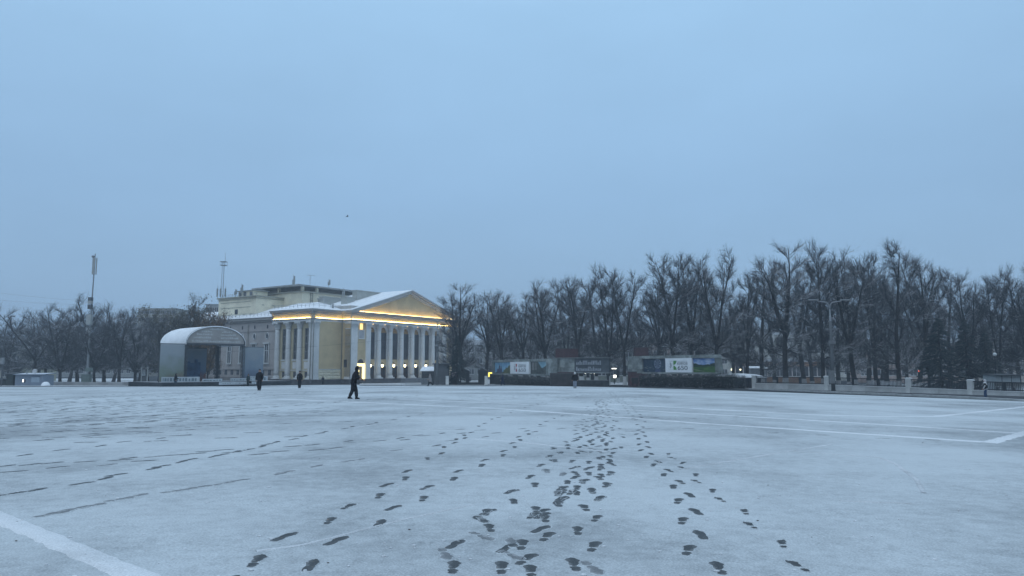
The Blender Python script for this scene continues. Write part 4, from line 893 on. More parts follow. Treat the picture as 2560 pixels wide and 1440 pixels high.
# ================================================================== BOARDS, HEDGES, FENCE
def frame2(pa, Ya, pb, Yb):
    A = Vector((gx(pa, Ya), Ya)); B = Vector((gx(pb, Yb), Yb)); d = B - A; L_ = d.length; u = d / L_
    def lx(px):
        r = (px - 1280) / (FPX * 1.0058); return (r * A.y - A.x) / (u.x - r * u.y)
    return A, L_, math.atan2(d.y, d.x), lx
def text_mesh(s, size, extr=0.01):
    c = bpy.data.curves.new('t', 'FONT'); c.body = s; c.size = size; c.extrude = extr; c.align_x = 'LEFT'
    o = bpy.data.objects.new('t', c); COL.objects.link(o); dg = bpy.context.evaluated_depsgraph_get(); me = bpy.data.meshes.new_from_object(o.evaluated_get(dg)); bpy.data.objects.remove(o); return me
def lettering(s, size, parent, x, z, y, w, material, bold=0.0):
    me = text_mesh(s, size, 0.006); xs_ = [v.co.x for v in me.vertices]; k = w / (max(xs_) - min(xs_)); x0 = min(xs_)
    for v in me.vertices: v.co = Vector(((v.co.x - x0) * k, -v.co.z, v.co.y))
    if not me.materials: me.materials.append(material)
    else: me.materials[0] = material
    me.name = 'lettering'; o = link('lettering', me, parent, (x, y, z)); return o
INK = mat('dark_print', (0.02, 0.035, 0.045), 0.6, 0.05); RED = mat('red_print', (0.36, 0.045, 0.05), 0.6, 0.1); GREEN = mat('green_print', (0.09, 0.26, 0.06), 0.6, 0.1)
PAPER = mat('white_banner', (0.78, 0.80, 0.82), 0.6, 0.04, 0.6)
def emblem(parent, x, z, h, y, m1):
    """stylised letter made of two quarter shapes, with a scatter of ornament marks to its left"""
    b = MB(); g = h * 0.04; hh = (h - 2 * g) / 2
    up = [(x, z + hh + 2 * g), (x, z + h), (x + hh, z + h)] + [(x + hh * math.cos(t) , z + h - hh * math.sin(t)) for t in [math.pi / 2 * k / 8 for k in range(1, 8)]]
    lo = [(x, z), (x + hh, z)] + [(x + hh * math.cos(t), z + hh * math.sin(t)) for t in [math.pi / 2 * k / 8 for k in range(1, 8)]] + [(x, z + hh)]
    up = [(x, z + h), (x + hh, z + h)] + [(x + hh * math.cos(t), z + h - hh * math.sin(t)) for t in [math.pi / 2 * k / 8 for k in range(1, 8)]] + [(x, z + h - hh)]
    b.prism_y(up[::-1], y - 0.012, y); b.prism_y(lo, y - 0.012, y); b.build('emblem', m1, parent)
    c = MB(); zc = z + h / 2
    for k in range(9):
        t0 = -1.2 + 2.4 * k / 9; t1 = t0 + 0.24
        for r0, r1 in ((h * 0.28, h * 0.34), (h * 0.16, h * 0.21)):
            c.prism_y([(x - h * .62 + r0 * math.cos(t0), zc + r0 * math.sin(t0)), (x - h * .62 + r1 * math.cos(t0), zc + r1 * math.sin(t0)), (x - h * .62 + r1 * math.cos(t1), zc + r1 * math.sin(t1)), (x - h * .62 + r0 * math.cos(t1), zc + r0 * math.sin(t1))], y - 0.012, y)
    rr = random.Random(4)
    for dz in (-0.44, -0.25, 0.0, 0.25, 0.44):
        for dx in (-0.52, -0.36, -0.18):
            if abs(dz) < 0.3 and dx < -0.3: continue
            s = h * (0.03 + 0.012 * rr.random()); c.prism_y([(x + dx * h - s, zc + dz * h), (x + dx * h, zc + dz * h - s), (x + dx * h + s, zc + dz * h), (x + dx * h, zc + dz * h + s)], y - 0.012, y)
    c.build('ornament', INK, parent)
def slabs(parent, x0, x1, z0, z1, y0, y1, nx, nz, m=STONE, name='slab', rnd=random.Random(8)):
    for i in range(nx):
        for k in range(nz):
            a = x0 + (x1 - x0) * i / nx; c = x0 + (x1 - x0) * (i + 1) / nx; e0 = z0 + (z1 - z0) * k / nz; e1 = z0 + (z1 - z0) * (k + 1) / nz; j = rnd.uniform(-0.012, 0.012)
            q = MB(); q.b2(a + 0.008, c - 0.008, y0 + j, y1, e0 + 0.008, e1 - 0.008); q.build(name, mat('granite_%d' % rnd.randrange(3), None), parent)
for k, f_ in enumerate((0.85, 1.0, 1.2)): mat('granite_%d' % k, (0.21 * f_, 0.228 * f_, 0.22 * f_), 0.85, 0.3, 1.8, 0.3, 9)
def picture(parent, x0, x1, z0, z1, y, kind, seed):
    rg = random.Random(seed); w = x1 - x0; h = z1 - z0
    def part(nm, poly, m, dy): q = MB(); q.prism_y([(x0 + a * w, z0 + c * h) for a, c in poly], y - dy, y - dy + 0.02); q.build(nm, m, parent)
    def ragged(base, amp, n=22, lo=0.0): return [(0, lo), (1, lo)] + [(1 - k / n, base(1 - k / n) + rg.uniform(-amp, amp)) for k in range(n + 1)]
    if kind == 'church':
        part('printed_sky', [(0, 0), (1, 0), (1, 1), (0, 1)], mat('print_sky', (0.14, 0.32, 0.50), .5, col2=(0.26, 0.48, 0.62), scale=1.2), 0.02)
        part('printed_trees', ragged(lambda t: 0.08 + (0.75 * max(0, (t - 0.5) * 2) ** 0.6), 0.09), mat('print_autumn', (0.03, 0.06, 0.05), .5, col2=(0.16, 0.15, 0.03), scale=3), 0.028)
        part('printed_church', [(0.14, 0), (0.44, 0), (0.44, 0.4), (0.41, 0.75), (0.38, 0.42), (0.35, 0.44), (0.345, 0.62), (0.31, 0.74), (0.30, 0.88), (0.29, 0.74), (0.245, 0.62), (0.24, 0.42), (0.14, 0.4)], mat('print_church', (0.045, 0.06, 0.11), .5, col2=(0.09, 0.09, 0.14), scale=4), 0.036)
    elif kind == 'street':
        part('printed_sky', [(0, 0), (1, 0), (1, 1), (0, 1)], mat('print_sky2', (0.16, 0.30, 0.38), .5, col2=(0.28, 0.44, 0.50), scale=1.5), 0.02)
        part('printed_street', [(0, 0), (1, 0), (1, 0.85), (0.86, 0.62), (0.72, 0.5), (0.66, 0.5), (0.56, 0.7), (0.44, 1), (0, 1)], mat('print_street', (0.02, 0.03, 0.03), .5, col2=(0.10, 0.11, 0.10), scale=3.5), 0.028)
        for a in (0.10, 0.17, 0.30): part('printed_house', [(a, 0.3), (a + 0.05, 0.3), (a + 0.05, 0.95), (a, 0.95)], mat('print_house', (0.20, 0.19, 0.18), .5, col2=(0.32, 0.3, 0.28), scale=5), 0.034)
    elif kind == 'night':
        part('printed_dusk', [(0, 0), (1, 0), (1, 1), (0, 1)], mat('print_dusk', (0.016, 0.032, 0.06), .5, col2=(0.045, 0.07, 0.10), scale=2), 0.02)
        ring = [(0.62 + 0.15 * math.cos(2 * math.pi * k / 24), 0.62 + 0.36 * math.sin(2 * math.pi * k / 24)) for k in range(24)]
        q = MB(); P = [(x0 + (0.62 + (a - 0.62) * s) * w, y - 0.03, z0 + (0.62 + (c - 0.62) * s) * h) for s in (1.0, 0.9) for a, c in ring]; q.add(P, [(k, (k + 1) % 24, (k + 1) % 24 + 24, k + 24) for k in range(24)])
        for k in range(0, 24, 3): q.add([P[24 + k], P[24 + (k + 1) % 24], (x0 + .62 * w, y - 0.03, z0 + .62 * h)], [(0, 1, 2)])
        q.build('printed_wheel', mat('print_wheel', (0.24, 0.28, 0.36), .5), parent)
        part('printed_water', [(0.5, 0), (0.76, 0), (0.72, 0.2), (0.54, 0.2)], mat('print_water', (0.06, 0.08, 0.16), .5), 0.03)
        for k in range(16):
            a = rg.uniform(0.04, 0.5) if k < 11 else rg.uniform(0.76, 0.95); c = rg.uniform(0.06, 0.4); s = rg.uniform(0.01, 0.035); part('printed_lights', [(a, c), (a + s * 1.8, c), (a + s * 1.8, c + s), (a, c + s)], mat('print_lights', (0.26, 0.30, 0.26), .5, 0.4), 0.03)
    else:
        part('printed_sky', [(0, 0), (1, 0), (1, 1), (0, 1)], mat('print_sky3', (0.07, 0.17, 0.42), .5, col2=(0.42, 0.50, 0.64), scale=1.8, stretch=(0.6, 1, 1.6)), 0.02)
        part('printed_wood', ragged(lambda t: 0.62 - 0.1 * math.sin(t * 3.1) + 0.08 * abs(t - .4), 0.03), mat('print_wood', (0.010, 0.028, 0.018), .5, col2=(0.03, 0.055, 0.03), scale=4), 0.028)
        part('printed_meadow', ragged(lambda t: 0.36 + 0.06 * t, 0.012), mat('print_meadow', (0.025, 0.075, 0.018), .5, col2=(0.075, 0.16, 0.035), scale=2.2, stretch=(0.5, 1, 2.5)), 0.034)
        part('printed_path', [(0, 0.24), (0.3, 0.13), (0.55, 0.05), (0.42, 0.05), (0.2, 0.1), (0, 0.17)], mat('print_path', (0.16, 0.19, 0.11), .5), 0.04)
def display(name, label, pa, Ya, pb, Yb, ztop, zbot, edges, m1, kinds, slant, pylon):
    A, L_, rz, lx = frame2(pa, Ya, pb, Yb); zg = min(G(A.x, A.y), G(A.x + L_ * math.cos(rz), A.y + L_ * math.sin(rz)))
    o = empty(name, (A.x, A.y, zg), label, 'billboard', rz); zt, zb = ztop - zg, zbot - zg; e = [lx(p) for p in edges]
    z1, z0 = zt - 0.42, zb + 0.22
    if pylon == 'l': slabs(o, 0, e[0], zb, zt, -0.22, 0.5, 3, 4); xa, xb = e[0], L_
    else: slabs(o, e[3], L_, zb, zt, -0.22, 0.5, 3, 3); xa, xb = 0, e[3]
    slabs(o, xa, xb, z1, zt + 0.02, -0.15, 0.5, 9, 1); slabs(o, xa, xb, zb - 0.05, z0, -0.15, 0.5, 9, 1)
    if pylon == 'l':
        q = MB(); q.prism_y([(e[3], z0), (L_ + slant, z0), (L_, z1), (e[3] - slant * .3, z1)], -0.15, 0.5); q.build('end_post', STONE, o)
    else:
        q = MB(); q.b2(0, e[0], -0.15, 0.5, z0, z1); q.build('end_post', STONE, o)
    q = MB(); q.b2(e[0], e[3], 0.15, 0.45, z0, z1); q.build('backing', DARKST, o)
    picture(o, e[0] + 0.03, e[1] - 0.03, z0 + 0.02, z1 - 0.02, 0.12, kinds[0], 3); picture(o, e[2] + 0.03, e[3] - 0.03, z0 + 0.02, z1 - 0.02, 0.12, kinds[1], 5)
    q = MB(); q.b2(e[1], e[2], -0.2, 0.1, z0 - 0.03, z1 + 0.02); ban = q.build('banner', PAPER, o)
    w = e[2] - e[1]; h = z1 - z0; yb = -0.205
    emblem(ban, e[1] + w * 0.315, z0 + h * 0.17, h * 0.66, yb, m1)
    lettering('КИРОВ', 0.5, ban, e[1] + w * 0.47, z0 + h * 0.53, yb - 0.004, w * 0.375, INK)
    lettering('650', 0.8, ban, e[1] + w * 0.475, z0 + h * 0.17, yb - 0.004, w * 0.37, INK)
    q = MB(); rr = random.Random(2); x = e[1] + w * 0.475
    while x < e[1] + w * 0.84: d = rr.uniform(0.03, 0.07); q.b2(x, x + d, yb - 0.01, yb, z0 + h * 0.77, z0 + h * 0.80); x += d + 0.025
    q.build('small_print', mat('grey_print', (0.25, 0.27, 0.29), .6), ban)
    for t in np.linspace(0.06, 0.94, 6):
        q = MB(); q.b2(L_ * t - 0.2, L_ * t + 0.2, 0.0, 0.4, 0, zb - 0.05); q.build('pier', DARKST, o)
    return o
display('picture_wall', 'grey granite display wall with pictures and a green lettered banner', 1572, 112, 1798, 98, 3.46, 0.90, (1607, 1666, 1732, 1790), GREEN, ('night', 'meadow'), 0.35, 'l')
display('picture_wall', 'grey granite display wall with pictures and a red lettered banner', 1232, 136, 1386, 112, 3.12, 0.55, (1236, 1278, 1325, 1368), RED, ('church', 'street'), 0.0, 'r')
# slab wall with rows of small plates beside the left display
A, L_, rz, lx = frame2(1388, 113, 1522, 109); zg = G(A.x, A.y)
hb = empty('honour_board', (A.x, A.y, zg), 'long grey slab wall carrying two rows of small pale plates', 'wall', rz)
zt = hz(1400, 896, 112) - zg; zb = hz(1400, 930, 112) - zg
slabs(hb, 0, lx(1437), zb, zt, -0.1, 0.6, 4, 3); q = MB(); q.b2(lx(1437), L_, 0, 0.5, zb, zt); q.build('panel', mat('board_panel', (0.075, 0.085, 0.095), .7, .25, 1.5), hb)
q = MB(); q.b2(0.0, L_ + 0.2, -0.3, 0.8, zt, zt + 0.12); q.b2(lx(1437), L_ + 0.1, -0.35, 0.8, zb - 0.2, zb); q.build('coping', mat('coping', (0.17, 0.18, 0.18), .8, .2, snow=.6), hb)
PLT = mat('pale_plate', (0.30, 0.32, 0.35), .6, .3, 3); rr = random.Random(6)
for row in range(2):
    for k in range(15):
        x = lx(1437) + 0.25 + k * (lx(1506) - lx(1437) - 0.4) / 15; z0 = zb + 0.28 + row * 0.92; hh = rr.choice((0.25, 0.25, 0.5)); q = MB(); q.b2(x, x + 0.17, -0.04, 0.0, z0, z0 + hh); q.b2(x - 0.02, x + 0.2, -0.05, 0, z0 - 0.1, z0 - 0.02); q.build('plate', PLT, hb)
for px in (1439, 1480, 1518):
    q = MB(); q.b2(lx(px) - 0.15, lx(px) + 0.15, 0.1, 0.4, 0, zb - 0.2); q.build('leg', DARKST, hb)
def block(name, label, cat, pa, pb, Y, ya, yb_, m, depth=1.5, base=None, group=None):
    A, L_, rz, lx = frame2(pa, Y, pb, Y); zg = G(A.x, A.y) if base is None else base; o = empty(name, (A.x, A.y, zg), label, cat, rz, group)
    z1 = hz(pa, ya, Y) - zg; z0 = 0 if yb_ is None else hz(pa, yb_, Y) - zg
    slabs_n = max(2, int(L_ / 1.1))
    for i in range(slabs_n):
        q = MB(); q.b2(L_ * i / slabs_n + 0.006, L_ * (i + 1) / slabs_n - 0.006, 0, depth, z0, z1); q.build('slab', m, o)
    q = MB(); q.b2(-0.05, L_ + 0.05, -0.06, depth + 0.06, z1, z1 + 0.08); q.build('coping', mat('dark_coping', (0.07, 0.07, 0.075), .7, .2, snow=.35), o); return o
block('granite_stele', 'dark red granite block rising behind the green banner wall', 'stele', 1590, 1622, 117, 869, None, REDST, 2.0)
block('granite_stele', 'dark red granite block rising behind the slab wall with plates', 'stele', 1390, 1446, 122, 872, None, REDST, 2.0)
block('granite_pedestal', 'low dark granite wall left of the walker in the white hood', 'wall', 1376, 1432, 107, 934, None, mat('brown_granite', (0.05, 0.045, 0.045), .7, .3), 1.5)
block('granite_pedestal', 'low dark granite step under the wall with plates', 'wall', 1436, 1522, 105, 952, None, DARKST, 1.5)
block('granite_pedestal', 'dark reddish granite pedestal at the left foot of the green banner wall', 'wall', 1572, 1592, 108, 930, None, REDST, 1.2)
# clipped hedges
def hedge(pa, Ya, pb, Yb, h, depth, label, seed, dens=900, base_off=0.1):
    A, L_, rz, lx = frame2(pa, Ya, pb, Yb); zg = min(G(A.x, A.y), G(A.x + L_ * math.cos(rz), A.y + L_ * math.sin(rz))) + base_off
    o = empty('hedge', (A.x, A.y, zg), label, 'hedge', rz, 'clipped hedges'); rg = np.random.default_rng(seed); n = int(L_ * dens); C = Segs()
    P = rg.uniform(0, 1, (n, 3)) * [L_, depth, h]; e = rg.random(n)
    P[:, 1] = np.where(e < .5, np.abs(rg.normal(0, .18, n)) - .08, P[:, 1]); P[:, 2] = np.where(e > .72, h + rg.normal(0, .13, n), P[:, 2])
    C.spikes(P, rg.normal(0, .7, (n, 3)) + [0, -0.2, 0.45], rg.uniform(0.1, 0.3, n), rg.uniform(0.008, 0.02, n))
    link('foliage', C.mesh('foliage', mat('hedge_twigs', (0.034, 0.038, 0.036), .9, .3, 2.5, snow=.45), False), o)
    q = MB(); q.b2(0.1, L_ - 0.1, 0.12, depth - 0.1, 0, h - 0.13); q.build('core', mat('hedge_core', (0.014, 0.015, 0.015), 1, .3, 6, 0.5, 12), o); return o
hedge(1596, 106.5, 1758, 97.5, 1.4, 1.3, 'long dark clipped hedge in front of the green banner wall', 61)
hedge(1752, 90.5, 1832, 88.0, 1.55, 1.6, 'bulky dark hedge at the right foot of the green banner wall', 62)
hedge(1830, 98, 1862, 97.5, 1.4, 1.3, 'short dark hedge left of the first white fence pillar', 63)
hedge(1236, 128, 1380, 109, 1.25, 1.2, 'dark clipped hedge below the red banner wall', 64)
# low wall with pillars and iron railing
FA, FB = Vector((33.7, 103.0)), Vector((45.0, 84.0)); fu = (FB - FA).normalized(); frz = math.atan2(fu.y, fu.x)
def fpar(px):
    r = (px - 1280) / (FPX * 1.0058); return (r * FA.y - FA.x) / (fu.x - r * fu.y)
posts = [fpar(p) for p in (1885, 2066, 2270, 2424)]; posts.append(posts[-1] + 9.5); posts.append(posts[-1] + 10)
def fpt(t): q = FA + fu * t; return q
def fbase(t):   # top of ground at fence
    pts = [(posts[0], hz(1885, 966, 103)), (posts[1], hz(2066, 971, 93.2)), (posts[2], hz(2270, 979, 84)), (posts[3], hz(2424, 986, 78.3))]
    xs_, zs_ = [p[0] for p in pts], [p[1] for p in pts]
    return float(np.interp(t, xs_, zs_)) if t <= xs_[-1] else zs_[-1] - 0.012 * (t - xs_[-1])
NM = ['first', 'second', 'third', 'fourth', 'fifth', 'sixth']
for i, t in enumerate(posts):
    p = fpt(t); zb = fbase(t); o = empty('fence_pillar', (p.x, p.y, zb - 0.15), f'white square fence pillar, {NM[i]} counted from the banner wall', 'pillar', frz, 'white fence pillars')
    q = MB(); q.b2(-0.25, 0.25, -0.28, 0.28, -.3, 1.58); q.build('shaft', WHITEW, o); q = MB(); q.box((0, 0, 1.62), (0.58, 0.64, 0.08)); q.box((0, 0, 1.68), (0.5, 0.54, 0.05), taper=0.8); q.build('cap', mat('snowy_cap', (0.55, 0.55, 0.54), .8, .1, snow=.8), o)
for i, (t0, t1) in enumerate(zip(posts, posts[1:])):
    a, c = fpt(t0 + 0.27), fpt(t1 - 0.27); za, zc = fbase(t0), fbase(t1); L_ = (c - a).length; n = 6; zb = min(za, zc)
    w = empty('fence_wall', (a.x, a.y, za - 0.15), f'low whitewashed wall with iron railing, {NM[i]} stretch from the banner wall', 'fence', frz, 'whitewashed wall stretches')
    sl = (zc - za) / L_
    for k in range(n):
        x0, x1 = L_ * k / n + 0.006, L_ * (k + 1) / n - 0.006; q = MB(); s0, s1 = sl * x0, sl * x1
        q.add([(x0, -.25, s0 - .3), (x1, -.25, s1 - .3), (x1, .25, s1 - .3), (x0, .25, s0 - .3), (x0, -.25, s0 + .55), (x1, -.25, s1 + .55), (x1, .25, s1 + .55), (x0, .25, s0 + .55)], [(3, 2, 1, 0), (4, 5, 6, 7), (0, 1, 5, 4), (1, 2, 6, 5), (2, 3, 7, 6), (3, 0, 4, 7)]); q.build('wall_panel', mat('whitewash_%d' % (k % 3), (0.42 + 0.04 * (k % 3),) * 2 + (0.41 + 0.04 * (k % 3),), .85, .15, .8, .2, 6), w)
    q = MB(); q.add([(0, -.30, .55), (L_, -.30, sl * L_ + .55), (L_, .30, sl * L_ + .55), (0, .30, .55), (0, -.30, .62), (L_, -.30, sl * L_ + .62), (L_, .30, sl * L_ + .62), (0, .30, .62)], [(3, 2, 1, 0), (4, 5, 6, 7), (0, 1, 5, 4), (1, 2, 6, 5), (2, 3, 7, 6), (3, 0, 4, 7)]); q.build('coping', mat('snowy_cap', None), w)
    q = MB()
    for zz in (.72, 1.5): q.tube([(0, 0, zz), (L_, 0, zz + sl * L_)], 0.05, 4)
    q.build('rail', IRON, w)
    nb = int(L_ / 0.16); me = None
    for k in range(nb):
        x = (k + 0.5) * L_ / nb
        if me is None: q = MB(); q.tube([(0, 0, .62), (0, 0, 1.5)], 0.038, 4); me = q.mesh('bar', IRON)
        link('bar', me, w, (x, 0, sl * x))
    for k in (0.33, 0.66):
        q = MB(); q.box((L_ * k, 0, 1.07 + sl * L_ * k), (0.34, 0.08, 0.88)); q.build('railing_post', IRON, w)
# ================================================================== OPEN-AIR STAGE
nx_, ny_ = 0.75, -0.66; sa = Vector((0.66, 0.75)); srz = math.atan2(sa.y, sa.x)       # local x runs along the front, local y to the back
S0 = Vector((gx(463, 100.5), 100.5)); sg = G(S0.x, S0.y)
stage = empty('open_air_stage', (S0.x, S0.y, sg), 'open-air stage with snowy arched roof and printed side screens', 'stage', srz)
SW, SD, ZE, ZT = 8.3, 7.8, 5.75, 8.15
STEEL = mat('stage_steel', (0.075, 0.082, 0.09), .6, .2, 2); FASC = mat('stage_fascia', (0.31, 0.285, 0.265), .7, .12, 1.0)
def sarc(n=18, g=0.0):
    return [(SW / 2 - (SW / 2 + g) * math.cos(math.pi * k / n), ZE + (ZT - ZE + g) * math.sin(math.pi * k / n) ** 0.9) for k in range(n + 1)]
q = MB(); P = sarc(18, 0.16); n = len(P); q.add([(x, -0.35, z) for x, z in P] + [(x, SD, z) for x, z in P] + [(x, -0.35, z - 0.13) for x, z in P] + [(x, SD, z - 0.13) for x, z in P], [(k, k + 1, n + k + 1, n + k) for k in range(n - 1)] + [(2 * n + k, 3 * n + k, 3 * n + k + 1, 2 * n + k + 1) for k in range(n - 1)] + [(k, 2 * n + k, 2 * n + k + 1, k + 1) for k in range(n - 1)]); q.build('vault', SNOW, stage, smooth=True)
q = MB(); q.prism_y(sarc()[::-1], -0.2, -0.1); fas = q.build('fascia', FASC, stage)
q = MB(); rr = random.Random(12)                                                     # frosted, unreadable rows of letters
for zz, x0, x1 in ((6.05, 0.7, 7.6), (6.55, 0.9, 3.4), (6.55, 4.8, 7.4), (7.0, 1.3, 3.4), (7.0, 4.8, 6.9), (7.4, 2.0, 3.4), (7.4, 4.9, 6.3), (7.75, 3.2, 5.2)):
    x = x0
    while x < x1: d = rr.uniform(0.1, 0.24); q.b2(x, x + d, -0.215, -0.2, zz, zz + rr.uniform(0.12, 0.26)); x += d + rr.uniform(0.05, 0.12)
tag(q.build('faded_lettering', mat('frosted_print', (0.46, 0.46, 0.46), .7), fas), kind='stuff')
q = MB(); q.tube([(x, -0.22, z) for x, z in sarc(18, 0.1)], 0.09, 6); q.tube([(0, -0.2, ZE), (SW, -0.2, ZE)], 0.14, 6); q.build('arch_rim', STEEL, stage)
for x, y in ((0, 0), (SW, 0), (0, SD - .2), (SW, SD - .2), (SW * .62, SD - .2), (SW * .8, SD * .5)):
    q = MB(); z1 = ZE + (0 if x in (0, SW) else 1.4)
    for dx, dy in ((-.16, -.16), (.16, -.16), (.16, .16), (-.16, .16)): q.tube([(x + dx, y + dy, 0.6), (x + dx, y + dy, z1)], 0.045, 4)
    for k in range(9): z0 = 0.7 + k * (z1 - .8) / 9; z2 = z0 + (z1 - .8) / 9; q.tube([(x - .16, y - .16, z0), (x + .16, y - .16, z2)], 0.03, 4); q.tube([(x - .16, y + .16, z0), (x - .16, y - .16, z2)], 0.03, 4)
    q.build('truss_post', STEEL, stage)
def screen(name, x0, x1, y, z0, z1, m):
    q = MB(); q.b2(x0, x1, y, y + 0.06, z0, z1); o = q.build(name, m, stage); f = MB()
    for x in (x0, x1): f.tube([(x, y + .1, 0.6), (x, y + .1, z1 + .1)], 0.06, 5)
    f.tube([(x0, y + .1, z1 + .05), (x1, y + .1, z1 + .05)], 0.05, 5); f.build('screen_frame', STEEL, o); return o
def art(name, cols, seed):
    m = bpy.data.materials.new(name); m.use_nodes = True; N = m.node_tree.nodes; L = m.node_tree.links; b = N['Principled BSDF']; b.inputs['Roughness'].default_value = .8; b.inputs['Alpha'].default_value = .86
    tc = N.new('ShaderNodeTexCoord'); no = N.new('ShaderNodeTexNoise'); no.inputs['Scale'].default_value = 0.7; no.inputs['Detail'].default_value = 7; no.noise_dimensions = '4D'; no.inputs['W'].default_value = seed
    se = N.new('ShaderNodeSeparateXYZ'); L.new(tc.outputs['Object'], no.inputs['Vector']); L.new(tc.outputs['Object'], se.inputs[0])
    mr = N.new('ShaderNodeMapRange'); mr.inputs[1].default_value = 0.6; mr.inputs[2].default_value = 5.6; L.new(se.outputs['Z'], mr.inputs[0])
    ma = N.new('ShaderNodeMath'); ma.operation = 'MULTIPLY_ADD'; ma.inputs[1].default_value = 1.1; L.new(no.outputs['Fac'], ma.inputs[0]); su = N.new('ShaderNodeMath'); su.operation = 'SUBTRACT'; su.inputs[1].default_value = .55; L.new(mr.outputs[0], ma.inputs[2]); L.new(ma.outputs[0], su.inputs[0])
    rp = N.new('ShaderNodeValToRGB'); e = rp.color_ramp.elements; e[0].position = 0; e[0].color = (*cols[0], 1); e[1].position = 1; e[1].color = (*cols[-1], 1)
    for i, c in enumerate(cols[1:-1]): x = e.new((i + 1) / (len(cols) - 1)); x.color = (*c, 1)
    L.new(su.outputs[0], rp.inputs[0]); L.new(rp.outputs[0], b.inputs['Base Color']); return m
screen('printed_screen', -3.4, -0.15, 0.0, 0.7, ZE - .1, art('screen_left', [(0.20, 0.15, 0.11), (0.21, 0.25, 0.20), (0.25, 0.28, 0.27), (0.30, 0.33, 0.35), (0.32, 0.34, 0.36)], 1.0))
screen('printed_screen', SW + .1, SW + 3.3, 0.1, 0.7, ZE - .3, art('screen_right', [(0.12, 0.15, 0.20), (0.15, 0.19, 0.25), (0.20, 0.25, 0.30), (0.25, 0.28, 0.31), (0.27, 0.30, 0.32)], 2.0))
screen('backdrop', 0.3, SW * .66, SD - 2.6, 0.7, ZE - .5, art('backdrop', [(0.26, 0.13, 0.10), (0.16, 0.21, 0.29), (0.19, 0.25, 0.32), (0.22, 0.26, 0.30), (0.27, 0.29, 0.31)], 3.3))
q = MB(); pts = [(1.9, 1.2), (4.6, 1.2), (4.6, 3.3), (4.2, 3.3), (4.2, 3.7), (3.7, 3.7), (3.7, 3.2), (3.1, 3.2), (3.1, 3.4), (2.6, 3.4), (2.6, 2.6), (2.3, 3.6), (1.9, 2.6)]; q.prism_y(pts, SD - 2.66, SD - 2.62); q.build('painted_town', mat('paint_town', (0.07, 0.12, 0.20), .8, .3, 1.5), stage)
q = MB(); q.b2(-0.1, 0.1, 0.2, SD, 0.7, ZE - .2); q.build('side_curtain', mat('side_curtain', (0.05, 0.055, 0.065), .9, .25, 2), stage)
q = MB(); q.b2(-4.0, 14.6, -2.6, SD + .4, 0, 0.6); q.build('deck', mat('stage_deck', (0.035, 0.042, 0.048), .8, .3, 1.5, snow=.3), stage)
for x0, x1, y, z0, z1 in ((-3.6, 1.5, -1.2, 0.62, 1.3), (1.6, 4.4, -1.8, 0.60, 1.02), (5.6, 9.2, -1.8, 0.62, 1.05), (SW + .1, SW + 3.4, -1.1, 0.62, 1.3), (3.5, 9.0, -2.68, 0.2, 0.55)):
    q = MB(); q.b2(x0, x1, y, y + .05, z0, z1); bn = q.build('white_banner', mat('banner_cloth', (0.45, 0.48, 0.50), .8, .08), stage); q = MB(); x = x0 + .15
    while x < x1 - .3: d = rr.uniform(0.12, 0.35); q.b2(x, x + d, y - .012, y, z0 + .12, z1 - .12 - rr.uniform(0, .1)); x += d + rr.uniform(.08, .2)
    q.build('blurred_lettering', mat('banner_print', (0.16, 0.20, 0.22), .8), bn)
# ================================================================== POLES AND LAMPS
p = foot(219, 148); ph = hz(228, 640, 148) - p.z
pole = empty('antenna_pole', p, 'tall cell antenna pole with panels rising above the left trees', 'antenna')
q = MB(); q.tube([(0, 0, 0), (0, 0, ph * .52), (.1, 0, ph * .52)][:2], [.26, .2], 10); q.tube([(0, 0, ph * .52), (.12, 0, ph * .86)], [.15, .11], 8); q.build('mast', mat('pole_grey', (0.24, 0.25, 0.26), .7, .12, 1), pole)
q = MB(); z0, z1 = ph * .855, ph * .985
for k in range(3): a = k * 2.094 + .5; q.box((.15 + .32 * math.cos(a), .32 * math.sin(a), (z0 + z1) / 2), (.5, .22, z1 - z0), a + 1.57)
q.build('panel_antenna', mat('panel_pale', (0.34, 0.35, 0.34), .6, .08), pole)
q = MB(); q.tube([(.15, 0, ph * .84), (.15, 0, ph + .5)], .08, 6); q.lathe([(.14, 0), (.3, .2), (.3, .45), (.1, .5)], 8, (-.25, 0, ph * .985)); q.build('top_fitting', GALV, pole)
for zz, h, m in ((.50, 2.0, mat('panel_pale', None)), (.60, .9, STEEL), (.635, .6, mat('panel_pale', None)), (.66, .7, STEEL), (.42, .9, mat('panel_pale', None))):
    q = MB(); q.box((-.12, -.2, ph * zz), (.9 if h > 1.5 else .7, .7, h)); q.build('equipment_box', m, pole)
LAMPOST = mat('lamp_concrete', (0.11, 0.115, 0.12), .85, .12, 1.2, .2, 10)
